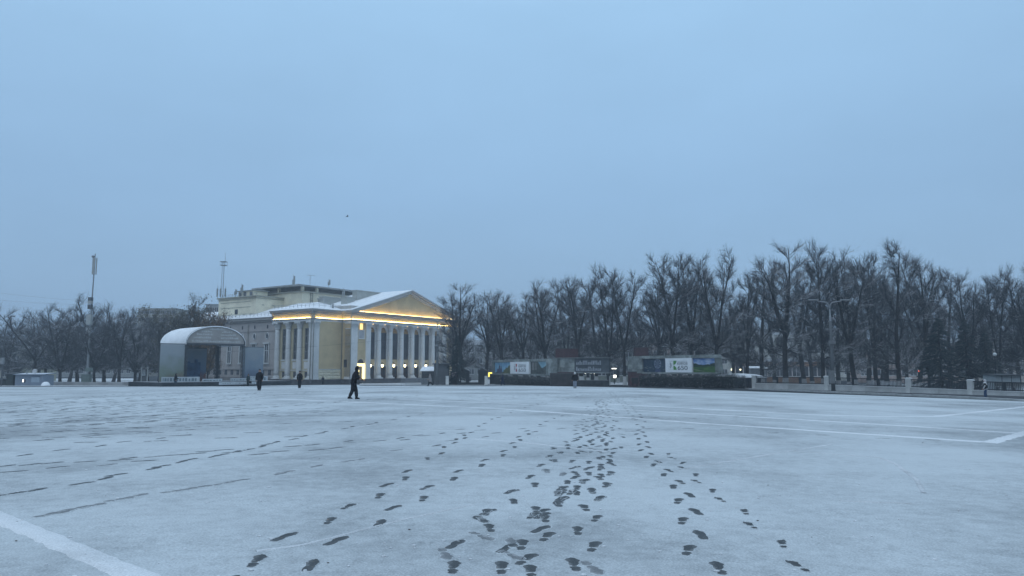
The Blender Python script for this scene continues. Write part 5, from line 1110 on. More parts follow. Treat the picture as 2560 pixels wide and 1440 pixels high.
def double_lamp(px, Y, ytop, label, boxes, arm=2.3, rz=0.0):
    p = foot(px, Y); h = hz(px, ytop, Y) - p.z; o = empty('street_lamp', (p.x, p.y, p.z + .12), label, 'street lamp', rz)
    q = MB(); q.tube([(0, 0, -.1), (0, 0, h * .76)], [.23, .135], 10); q.build('mast', LAMPOST, o, smooth=True); q = MB(); q.tube([(0, 0, h * .75), (0, 0, h * .88)], .085, 8); q.lathe([(.14, 0), (.15, .5), (.1, .6)], 8, (0, 0, h * .75)); q.build('upper_tube', GALV, o)
    for s in (-1, 1):
        q = MB(); q.tube([(0, 0, h * .87), (.10 * s, 0, h * .93), (.35 * s, 0, h * .955), (arm * .5 * s, 0, h * .965), (arm * .6 * s, 0, h * .97)], .055, 6); a_ = q.build('arm', GALV, o, smooth=True)
        q = MB(); q.box((arm * .8 * s, 0, h * .982), (arm * .5, .2, .1)); ob = q.build('lamp_head', mat('lamp_head', (0.32, 0.33, 0.34), .5, .1, snow=.5), a_); ob.rotation_euler = (0, 0, 0)
    for (dx, zz, w, hh, nm) in boxes:
        q = MB(); q.box((dx, -.2, h * zz), (w, .3, hh)); q.build(nm, mat('box_grey', (0.17, 0.175, 0.18), .7, .15), o)
    return o
double_lamp(2081, 86, 748, 'grey concrete street lamp with two arms and a switch box before the fence', [(-.22, .15, .62, 1.5, 'switch_box'), (0, .52, .75, .4, 'bracket'), (-.5, .66, .3, .26, 'floodlight'), (.5, .66, .3, .26, 'floodlight')])
double_lamp(1093, 121, 795, 'dark street lamp with two upswept arms before the theatre portico', [(.15, .68, .5, .7, 'loudspeaker'), (-.1, .58, .6, .3, 'bracket'), (.0, .44, .3, .8, 'cable_box')], 1.9)
p = foot(6, 108); h = hz(20, 791, 108) - p.z; o = empty('street_lamp', p, 'thin curved street lamp at the left edge beside the booth', 'street lamp')
q = MB(); q.tube([(0, 0, 0), (0, 0, h * .7), (.1, 0, h * .86), (.4, 0, h * .95), (.75, 0, h)], [.12, .09, .07, .05, .05], 8); q.build('mast', LAMPOST, o, smooth=True); q = MB(); q.box((.95, 0, h + .02), (.6, .22, .13)); q.build('lamp_head', STEEL, o)
q = MB(); q.box((0, -.2, h * .36), (.5, .35, .9)); q.build('cable_box', GALV, o)
p = foot(2489, 100); h = hz(2489, 886, 100) - p.z; o = empty('globe_lamp', p, 'small white globe lamp on a thin post among the spruces', 'lamp'); q = MB(); q.tube([(0, 0, 0), (0, 0, h)], .05, 6); q.build('post', IRON, o); q = MB(); q.ball((0, 0, h), .24, 0, 12); q.build('globe', mat('opal', (.6, .62, .62), .3), o, smooth=True)
p = foot(2296, 135); h = hz(2296, 928, 135) - p.z; o = empty('traffic_light', p, 'traffic light showing red behind the park fence', 'traffic light'); q = MB(); q.tube([(0, 0, 0), (0, 0, h + .8)], .07, 6); q.build('post', IRON, o)
q = MB(); q.box((0, -.12, h - .3), (.34, .22, 1.0)); q.build('housing', IRON, o); q = MB(); q.ball((0, -.26, h), .15, 0, 10); q.build('red_lens', mat('red_signal', (1, .1, .05), .4, 0, emit=(1, .10, .03), es=14), o)
# ================================================================== KIOSKS AND SMALL THINGS NEAR THE THEATRE
def hut(name, label, px0, px1, Y, ytop, yeave, wall, roofm, depth=2.5, rz=0, gable=True, cat='kiosk', extra=None):
    A = foot(px0, Y); B = foot(px1, Y); w = (B.x - A.x); z1 = hz(px0, yeave, Y) - A.z; z2 = hz(px0, ytop, Y) - A.z
    o = empty(name, A, label, cat, rz); q = MB(); q.b2(0, w, 0, depth, 0, z1); q.build('wall', wall, o)
    q = MB()
    if gable: q.prism_y([(-.25, z1), (w + .25, z1), (w / 2, z2)], -.3, depth + .3)
    else: q.add([(-.25, -.5, z1), (w + .25, -.5, z1), (w + .1, depth, z2), (-.1, depth, z2), (-.25, -.5, z1 + .12), (w + .25, -.5, z1 + .12), (w + .1, depth, z2 + .12), (-.1, depth, z2 + .12)], [(3, 2, 1, 0), (4, 5, 6, 7), (0, 1, 5, 4), (1, 2, 6, 5), (2, 3, 7, 6), (3, 0, 4, 7)])
    q.build('roof', roofm, o)
    if extra: extra(o, w, z1)
    return o
GREYH = mat('grey_hut', (0.085, 0.09, 0.095), .8, .15, 1); DARKH = mat('dark_hut', (0.04, 0.042, 0.045), .8, .2, 1.2); SNR = mat('snowy_roof', (0.5, 0.51, 0.53), .85, .08, snow=.9)
def ex1(o, w, z):
    q = MB(); q.b2(.25, w - .3, -.06, 0, z * .42, z * .8); q.build('hatch', mat('kiosk_print', (0.03, 0.032, 0.036), .6, col2=(0.10, 0.09, 0.085), scale=2.5), o); q = MB(); q.b2(.1, w - .1, -.3, 0, z * .36, z * .4); q.build('counter', GREYH, o)
hut('kiosk', 'small kiosk with a snow-laden sloping roof before the theatre columns', 1054, 1083, 127, 918, 928, GREYH, SNOW, 2.6, 0, False, extra=ex1)
hut('utility_cabin', 'plain grey box cabin just right of the snow-roofed kiosk', 1085, 1120, 124, 909.5, 911, GREYH, mat('cabin_lid', (0.06, 0.065, 0.07), .8), 3.0, 0, False, 'cabin')
hut('kiosk', 'dark gabled hut left of a tree below the red banner wall', 1150, 1172, 133, 921, 928, DARKH, mat('hut_roof', (.06, .06, .065), .8, snow=.4), 2.4)
hut('kiosk', 'dark gabled hut with poster standing on its left', 1126, 1146, 133, 925, 931, DARKH, mat('hut_roof', None), 2.2)
hut('kiosk', 'dark gabled hut nearest the yellow lit kiosk edge', 1196, 1217, 136, 920, 928, DARKH, mat('hut_roof', None), 2.2)
p = foot(1129, 126); o = empty('poster_board', p, 'pale poster board propped beside the grey cabin', 'poster', .1); q = MB(); z0, z1 = hz(1129, 943, 126) - p.z, hz(1129, 930, 126) - p.z; q.b2(0, .9, 0, .06, z0, z1); q.build('sheet', mat('poster_paper', (.42, .38, .39), .7, .1), o)
q = MB()
for r_, zz in ((.28, .72), (.24, .45), (.2, .2)): q.b2(.12, .78, -.012, 0, z0 + (z1 - z0) * zz, z0 + (z1 - z0) * (zz + .13))
q.build('blurred_print', mat('poster_print', (.25, .18, .19), .7, .3, 9), o); q = MB(); [q.b2(x, x + .06, 0.01, .05, 0, z0) for x in (.1, .74)]; q.build('leg', IRON, o)
for px, lab in ((1115, 'white concrete bollard beside the grey cabin'), (1212, 'white concrete bollard left of the red banner wall')):
    p = foot(px, 121); o = empty('bollard', p, lab, 'bollard'); h = hz(px, 941, 121) - p.z; q = MB(); q.box((.22, 0, h / 2), (.5, .5, h), taper=.94); q.build('shaft', WHITEW, o); q = MB(); q.box((.22, 0, h + .03), (.54, .54, .06)); q.build('cap', SNR, o)
# low dark fence between the bollards
a = foot(1122, 124); c = foot(1210, 124); o = empty('park_fence', a, 'low dark fence between the two white bollards', 'fence', math.atan2(c.y - a.y, c.x - a.x)); L_ = (c - a).length
q = MB(); [q.tube([(0, 0, z), (L_, 0, z)], .04, 4) for z in (.15, .95)]; q.build('rail', IRON, o); me = None
for k in range(int(L_ / .2)):
    if me is None: q = MB(); q.tube([(0, 0, 0), (0, 0, 1.0)], .03, 4); me = q.mesh('bar', IRON)
    link('bar', me, o, (.1 + k * .2, 0, 0))
q = MB(); q.b2(0, L_, .1, .4, 0, .5); q.build('plinth', DARKST, o)
# crowd barriers
bar = None
for k in range(6):
    px = 1003 + k * 11.5; p = foot(px, 112)
    if bar is None:
        bar = empty('crowd_barrier', p, '', 'barrier'); q = MB(); q.tube([(0, 0, .15), (0, 0, 1.1), (1.2, 0, 1.1), (1.2, 0, .15), (0, 0, .15)], .03, 5); q.build('frame', GALV, bar); q = MB(); [q.tube([(x, 0, .15), (x, 0, 1.1)], .016, 4) for x in np.arange(.12, 1.2, .12)]; q.build('bars', GALV, bar); q = MB(); [q.tube([(x, -.3, 0), (x, 0, .15), (x, .3, 0)], .025, 4) for x in (.1, 1.1)]; q.build('foot', GALV, bar); o = bar
    else: o = dup(bar, p, random.uniform(-.25, .25))
    tag(o, f'galvanised crowd barrier, {ORD[k]} from the left before the theatre steps', 'barrier', 'row of crowd barriers')
# yellow lit corner of a kiosk behind the red banner wall
p = foot(1221, 138); o = empty('lit_kiosk', p, 'kiosk corner outlined by a bright yellow light strip', 'kiosk'); z1 = hz(1221, 931, 138) - p.z; z0 = hz(1221, 942, 138) - p.z
q = MB(); q.b2(.25, 3.0, .05, 2.5, 0, z1 - .1); q.build('wall', DARKH, o); q = MB(); q.b2(0, .22, 0, .12, z0, z1); q.b2(.22, .75, 0, .12, z1 - .22, z1); q.build('light_strip', mat('yellow_light', (1, .9, .2), .5, 0, emit=(1, .8, .12), es=2), o)
# dark litter bin on legs
p = foot(1580, 101); o = empty('litter_bin', (p.x, p.y, p.z + .13), 'dark square litter bin on legs at the hedge end', 'bin'); q = MB(); q.box((.35, 0, .68), (.75, .6, .75), taper=1.08); q.build('bucket', mat('bin_brown', (.03, .024, .024), .7, .2), o); q = MB(); [q.box((x, y, .15), (.06, .06, .32)) for x in (.08, .62) for y in (-.2, .2)]; q.build('legs', IRON, o); q = MB(); q.box((.35, 0, 1.08), (.86, .7, .06)); q.build('lid', IRON, o)
# snow-roofed low pavilion by the first pillar
A, L_, rz, lx = frame2(1792, 112, 1882, 108); zg = G(A.x, A.y); z1 = hz(1830, 944, 110) - zg; z2 = hz(1830, 934, 110) - zg
o = empty('low_pavilion', (A.x, A.y, zg), 'low dark pavilion with a thick white snow roof behind the hedge', 'pavilion', rz); q = MB(); q.b2(.3, L_ - .3, .2, 3, 0, z1); q.build('wall', DARKH, o)
q = MB(); q.prism_y([(-.2, z1), (L_ + .2, z1), (L_ * .72, z2 - .15), (L_ * .35, z2), (-.1, z2 - .1)], -.3, 4.5); q.build('snow_roof', SNOW, o)
for x in (.8, L_ * .5, L_ - .8): q = MB(); q.b2(x - .08, x + .08, -.2, -.05, 0, z1); q.build('post', IRON, o)
hut('grey_kiosk', 'grey kiosk with a snowy flat roof between trunks behind the fence', 1876, 1916, 152, 917, 921, mat('kiosk_grey', (.22, .23, .24), .7, .15), SNOW, 3, 0, False)
hut('grey_kiosk', 'long pale panelled cabin behind the fence at the far right', 2489, 2548, 88, 937.5, 939, mat('pale_panel', (.30, .33, .34), .7, .1), mat('cabin_lid', None), 2.5, 0, False, 'cabin', extra=lambda o, w, z: [MB().b2(x, x + .07, -.03, 0, 0, z).build('seam', GREYH, o) for x in (w * .22, w * .62)])
# benches behind the railing on the right
bench = None
for px, Y, lab in ((2510, 82, 'dark park bench behind the railing, the one on the left'), (2552, 80, 'dark park bench behind the railing, at the right edge')):
    p = foot(px, Y)
    if bench is None:
        bench = empty('park_bench', p, lab, 'bench', -.2, 'benches behind the railing')
        for k in range(4): q = MB(); q.b2(-.9, .9, -.25 + k * .13, -.15 + k * .13, .46, .5); q.build('seat_slat', WOOD, bench)
        for k in range(3): q = MB(); q.b2(-.9, .9, .30 + .03 * k, .34 + .03 * k, .6 + .14 * k, .7 + .14 * k); q.build('back_slat', WOOD, bench)
        for s in (-.8, .8): q = MB(); q.b2(s - .05, s + .05, -.25, .4, 0, .455); q.build('leg', DARKST, bench); q = MB(); q.b2(s - .04, s + .04, .27, .295, .46, 1.0); q.build('back_support', IRON, bench)
        bench.location.z += .5
    else: dup(bench, (p.x, p.y, p.z + .5), -.2, lab)
# ================================================================== LEFT BOOTH
A = foot(33, 112); B = foot(110, 112); w = B.x - A.x; z1 = hz(60, 937.5, 112) - A.z
booth = empty('booth', A, 'blue grey flat-roofed booth with a pale shutter at the left', 'booth'); q = MB(); q.b2(.4, w, 0, 2.6, 0, z1); q.build('wall', mat('booth_paint', (.19, .225, .275), .6, .08, 1.0), booth)
q = MB(); q.add([(.2, -.35, z1), (w + .2, -.35, z1), (w + .2, 2.8, z1 + .18), (.2, 2.8, z1 + .18), (.2, -.35, z1 + .12), (w + .2, -.35, z1 + .12), (w + .2, 2.8, z1 + .3), (.2, 2.8, z1 + .3)], [(3, 2, 1, 0), (4, 5, 6, 7), (0, 1, 5, 4), (1, 2, 6, 5), (2, 3, 7, 6), (3, 0, 4, 7)]); q.build('roof', mat('booth_roof', (.15, .18, .23), .7, .1, snow=.6), booth)
q = MB(); q.b2(w * .62, w * .88, -.05, 0, z1 * .33, z1 * .8); sh_ = q.build('shutter', mat('shutter', (.30, .36, .42), .6, .06), booth); q = MB(); q.b2(w * .62, w * .88, -.12, 0, z1 * .83, z1 * .9); q.build('shutter_box', mat('booth_roof', None), sh_)
q = MB(); q.b2(w * .385, w * .43, -.05, 0, z1 * .33, z1 * .6); q.build('window', GLASSD, booth); q = MB(); q.b2(w * .345, w * .37, -.06, -.01, z1 * .36, z1 * .6); q.build('lit_slit', LAMPC, booth)
q = MB(); q.lathe([(.02, 0), (.3, .05), (.36, .12)], 14, (0, 0, 0)); d_ = q.build('satellite_dish', mat('dish', (.45, .45, .46), .5), booth, (w * .63, .6, z1 + .55)); d_.rotation_euler = (R(75), 0, 0)
q = MB(); q.tube([(w * .63, .7, z1 + .1), (w * .63, .7, z1 + .55)], .04, 5); q.tube([(w * .36, .7, z1 + .1), (w * .36, .7, z1 + .75)], .1, 6); q.build('roof_vent', GALV, booth)
hut('dark_booth', 'dark narrow booth adjoining the blue grey booth on its left', 18, 34, 112, 933, 936, mat('dark_green_hut', (.045, .055, .055), .8, .2), mat('cabin_lid', None), 2.5, 0, False, 'booth')
hut('dark_booth', 'low dark crate-like booth at the very left edge', -25, 10, 114, 947, 950, mat('dark_green_hut', None), mat('cabin_lid', None), 2.5, 0, False, 'booth')
def heap(px, Y, w, h, d, label):
    p = foot(px, Y); q = MB(); q.lathe([(1.0, -.1), (.92, .3), (.7, .7), (.35, .95), (.05, 1.0)], 14); me = q.mesh('snow_heap', SNOW, True); rr = random.Random(px)
    for v in me.vertices: v.co = Vector((v.co.x * w * rr.uniform(.93, 1.07), v.co.y * d, v.co.z * h))
    return tag(link('snow_heap', me, None, p), label, 'snow heap')
heap(117, 110, .65, .62, .6, 'small heap of shovelled snow beside the blue grey booth')
# low pale kerb wall on the left
A, L_, rz, lx = frame2(112, 118, 366, 110); zg = G(A.x, A.y); o = empty('low_wall', (A.x, A.y, zg), 'long low concrete wall between the booth and the stage', 'wall', rz)
for k in range(10): q = MB(); q.b2(L_ * k / 10 + .01, L_ * (k + 1) / 10 - .01, 0, .4, -.3, .62 + .05 * (k > 6)); q.build('wall_block', mat('low_wall_%d' % (k % 2), (.24 + .03 * (k % 2),) * 3, .9, .15, .8, snow=.5), o)
p = foot(372, 103); o = empty('white_crate', p, 'small white crate at the left end of the stage deck', 'crate'); q = MB(); q.box((0, 0, .27), (.42, .42, .5)); q.build('box', mat('white_paint', (.55, .56, .56), .6), o); q = MB(); q.box((0, 0, .54), (.46, .46, .05)); q.build('lid', mat('white_paint', None), o)
p = foot(206, 128); o = empty('transformer_box', p, 'greenish transformer cabinet at the foot of the antenna pole', 'cabinet'); q = MB(); q.b2(-.1, 1.3, 0, .8, 0, hz(206, 936, 128) - p.z); q.build('body', mat('cabinet_green', (.10, .125, .115), .7, .2, 2), o); q = MB(); q.b2(.55, 1.45, -.05, .7, hz(206, 929, 128) - p.z, hz(206, 919, 128) - p.z); q.build('sign_panel', mat('sign_green', (.13, .16, .15), .6), o)
p = foot(362, 125); o = empty('light_frame', p, 'pale metal frame stand left of the stage', 'frame'); q = MB(); z_ = hz(362, 918, 125) - p.z; q.tube([(-.5, 0, 0), (-.5, 0, z_), (.5, 0, z_), (.5, 0, 0)], .1, 5); q.build('tube', mat('panel_pale', None), o); q = MB(); q.b2(-.4, .4, -.02, .02, .4, 1.6); q.build('sheet', GREYH, o)
# ================================================================== BUILDINGS BEHIND
def house(name, label, px0, Y0, px1, Y1, ytop, wallm, rows, cols, winm=None, roofm=None, depth=12, zw=(1.6, 1.5), base=1.0, roof_h=1.5, lit=()):
    A, L_, rz, lx = frame2(px0, Y0, px1, Y1); zg = -2.2; H = hz(px0, ytop, Y0) - zg; o = empty(name, (A.x, A.y, zg), label, 'building', rz)
    q = MB(); q.b2(0, L_, 0, depth, 0, H); q.build('wall', wallm, o); q = MB(); q.b2(-.4, L_ + .4, -.4, depth + .4, H, H + .25); rf = q.build('roof', roofm or SNR, o)
    if roof_h: q = MB(); q.prism_y([(-.5, H + .25), (L_ + .5, H + .25), (L_ * .9, H + roof_h), (L_ * .1, H + roof_h)], 1, depth - 1); q.build('roof_slope', roofm or SNR, rf)
    st = (H - base) / rows
    for r_ in range(rows):
        for c_ in range(cols):
            x = (c_ + .5) * L_ / cols; z = base + r_ * st + st * .3; m = LAMPC if (r_, c_) in lit else (winm or CURT); q = MB(); q.b2(x - zw[0] / 2, x + zw[0] / 2, -.04, .0, z, z + zw[1]); wo = q.build('window', m, o); f = MB(); f.b2(x - .04, x + .04, -.07, -.041, z, z + zw[1]); f.b2(x - zw[0] / 2 - .1, x + zw[0] / 2 + .1, -.16, 0, z - .14, z - .002); f.b2(x - zw[0] / 2 - .08, x - zw[0] / 2 - .001, -.08, 0, z, z + zw[1]); f.b2(x + zw[0] / 2 + .001, x + zw[0] / 2 + .08, -.08, 0, z, z + zw[1]); f.build('window_frame', WHITEP, wo)
    return o
YEL = mat('pale_yellow_wall', (.38, .37, .28), .9, .12, .4); ORG = mat('orange_wall', (.46, .27, .17), .9, .15, .5); PAL = mat('pale_wall', (.48, .47, .43), .9, .12, .4); GRN = mat('olive_wall', (.27, .285, .24), .9, .12, .4); PNK = mat('pink_wall', (.42, .33, .29), .9, .12, .4)
house('apartment_block', 'pale yellow apartment house partly hidden at the left edge', -160, 205, 54, 200, 872, YEL, 4, 8)
house('apartment_block', 'long hazy slab block whose flat roof shows above the left trees', 338, 330, 432, 330, 772, mat('hazy_block', (.36, .33, .28), .9, .1, .3), 9, 10, roof_h=0, roofm=ROOFM)
house('apartment_block', 'pale block with flat dark roof behind the lattice mast', 508, 265, 562, 265, 762, mat('hazy_block2', (.40, .40, .40), .9, .1, .3), 7, 5, roof_h=0, roofm=ROOFM)
house('apartment_block', 'hazy low block far behind the left trees', 60, 300, 330, 300, 850, mat('hazy_block3', (.33, .33, .32), .9, .1, .3), 5, 16)
house('town_house', 'orange plastered low house seen between trunks behind the fence', 1838, 188, 2085, 182, 905, ORG, 1, 12, zw=(1.7, 2.4), base=.4, roof_h=.8)
house('town_house', 'pale upper-storey house behind the orange house', 1800, 232, 2130, 228, 838, PAL, 4, 14)
house('town_house', 'olive grey house with lit windows in the gap between the banner walls', 1425, 186, 1600, 190, 845, GRN, 3, 9, zw=(1.8, 2.4), lit=())
house('town_house', 'long grey house far behind the park trees on the left', 1125, 232, 1420, 236, 862, mat('grey_wall', (.26, .265, .26), .9, .12, .4), 3, 14)
house('town_house', 'pinkish house behind the right half of the park', 2150, 200, 2420, 195, 862, PNK, 3, 13)
house('town_house', 'pale brown house behind the spruces at the right', 2440, 200, 2760, 195, 850, mat('brown_wall', (.38, .34, .30), .9, .12, .4), 3, 13)
house('town_house', 'dim brick house between the olive house and the pale house', 1610, 225, 1795, 228, 848, mat('brick_wall', (.22, .17, .15), .9, .15, .6), 4, 9)
# lit signs on the olive house
for px, py, w, h, lab in ((1535, 921.5, .9, .14, 'narrow bright lit sign above the doorway in the gap'), (1537, 941, .55, .55, 'small bright square lit sign board in the gap'), (1488, 932, .5, .36, 'bright lit sign board seen under the wall with plates')):
    P_ = at(px, py, 150); p = Vector((P_.x, 150, G(P_.x, 150))); o = empty('lit_sign', p, lab, 'sign'); q = MB(); q.box((0, 0, P_.z - p.z), (w, .1, h)); q.build('panel', LAMPC, o); q = MB(); q.tube([(0, .08, 0), (0, .08, P_.z - p.z)], .05, 5); q.build('post', IRON, o)
for px, py, Y, lab, h0 in ((1463, 931.5, 140, 'small round park lamp, the left one under the wall with plates', .2), (1478, 932, 141, 'small round park lamp, the right one under the wall with plates', .16), (1830, 924, 160, 'bright little lamp between trunks, left of the grey kiosk', .22), (1851, 924, 162, 'fainter little lamp nearest the grey kiosk', .15)):
    P_ = at(px, py, Y); p = Vector((P_.x, Y, G(P_.x, Y))); o = empty('park_lamp', p, lab, 'lamp'); q = MB(); q.tube([(0, 0, 0), (0, 0, P_.z - p.z)], .05, 5); q.build('post', IRON, o); q = MB(); q.ball((0, 0, P_.z - p.z), h0, 0, 10); q.build('globe', LAMPW if Y > 150 else LAMPC, o)
# ================================================================== CARS
def car(px, Y, rz, label, paint, lights=False, lift=.16):
    p = foot(px, Y); o = empty('parked_car', (p.x, p.y, p.z + lift), label, 'car', rz, 'cars glimpsed behind the park')
    prof = [(-2.1, .35), (2.1, .35), (2.15, .7), (1.9, .88), (1.0, .98), (.45, 1.42), (-.9, 1.46), (-1.6, 1.05), (-2.1, .95)]
    q = MB(); n = len(prof); P = [(x, -.82 if z < 1.1 else -.68, z) for x, z in prof] + [(x, .82 if z < 1.1 else .68, z) for x, z in prof]; q.add(P, [tuple(range(n)), tuple(range(2 * n - 1, n - 1, -1))] + [(i, i + n, (i + 1) % n + n, (i + 1) % n) for i in range(n)]); q.build('body', paint, o)
    q = MB(); q.add([(-1.45, -.80, 1.02), (.9, -.80, 1.0), (.42, -.705, 1.36), (-.85, -.70, 1.40)], [(0, 1, 2, 3)]); q.add([(-1.45, .80, 1.02), (.9, .80, 1.0), (.42, .705, 1.36), (-.85, .70, 1.40)], [(3, 2, 1, 0)]); q.add([(.98, -.7, 1.02), (.98, .7, 1.02), (.5, .62, 1.40), (.5, -.62, 1.40)], [(0, 1, 2, 3)]); q.build('windows', GLASSD, o)
    for x in (-1.3, 1.3):
        for s in (-.8, .8): q = MB(); q.tube([(x, s - .1, .32), (x, s + .1, .32)], .32, 14); wl = q.build('wheel', mat('tyre', (.02, .02, .02), .9), o); q = MB(); q.tube([(x, s - .11, .32), (x, s + .11, .32)], .18, 10); q.build('rim', GALV, wl)
    for s in (-.6, .6): q = MB(); q.ball((2.12, s, .72), .13, 0, 8); q.build('headlight', LAMPC if lights else GALV, o)
CARW = mat('white_car_paint', (.55, .56, .57), .35, .03, spec=.5); CARD = mat('dark_car_paint', (.04, .045, .05), .35, .05, spec=.5)
car(2196, 138, .1, 'white car behind the railing, left of the traffic light', CARW, lift=.5); car(2218, 146, 3.0, 'white car partly behind a trunk, nearest the traffic light', CARW, lift=.4); car(2394, 122, .2, 'pale car glimpsed under the spruces', CARW)
car(1243, 150, -1.75, 'dark car with headlights on behind the hedge of the red banner wall', CARD, True); car(1352, 158, -1.9, 'dark car with lit headlights farther right under the red banner wall', CARD, True); car(1318, 165, .2, 'pale parked car seen under the red banner wall', CARW)
# ================================================================== OVERHEAD WIRES AND A BIRD
def wire(a, b_, sag, label):
    P = [a.lerp(b_, t) - Vector((0, 0, 4 * sag * t * (1 - t))) for t in np.linspace(0, 1, 24)]; q = MB(); q.tube(P, .010, 4); return tag(q.build('overhead_wire', IRON, None), label, 'wire')
wire(at(560, 880, 112), at(1093, 836, 121), .3, 'thin overhead wire crossing the theatre front to the street lamp'); wire(at(1093, 838, 121), at(1530, 893, 108), .5, 'thin overhead wire from the street lamp to the wall with plates')
wire(at(-200, 700, 140), at(222, 752, 148), .6, 'upper overhead wire running left from the antenna pole'); wire(at(-200, 728, 140), at(222, 762, 148), .5, 'lower overhead wire running left from the antenna pole'); wire(at(1500, 893, 107), at(1580, 891, 108), .05, 'short wire spanning the gap between the walls')
p = at(868, 541, 85); q = MB(); q.ball((0, 0, 0), .07, 0, 8, 2.0, .9, .8); q.add([(0, .05, .02), (.1, .05, .02), (.0, .38, .13), (-.08, .36, .12)], [(0, 1, 2, 3), (3, 2, 1, 0)]); q.add([(0, -.05, .02), (.1, -.05, .02), (.0, -.38, .10), (-.08, -.36, .09)], [(3, 2, 1, 0), (0, 1, 2, 3)]); q.add([(-.12, -.02, 0), (-.12, .02, 0), (-.24, .05, 0), (-.24, -.05, 0)], [(0, 1, 2, 3), (3, 2, 1, 0)])
tag(q.build('bird', mat('bird_black', (.02, .02, .022), .8), None, p, .4), 'small dark bird flying alone in the sky', 'bird')
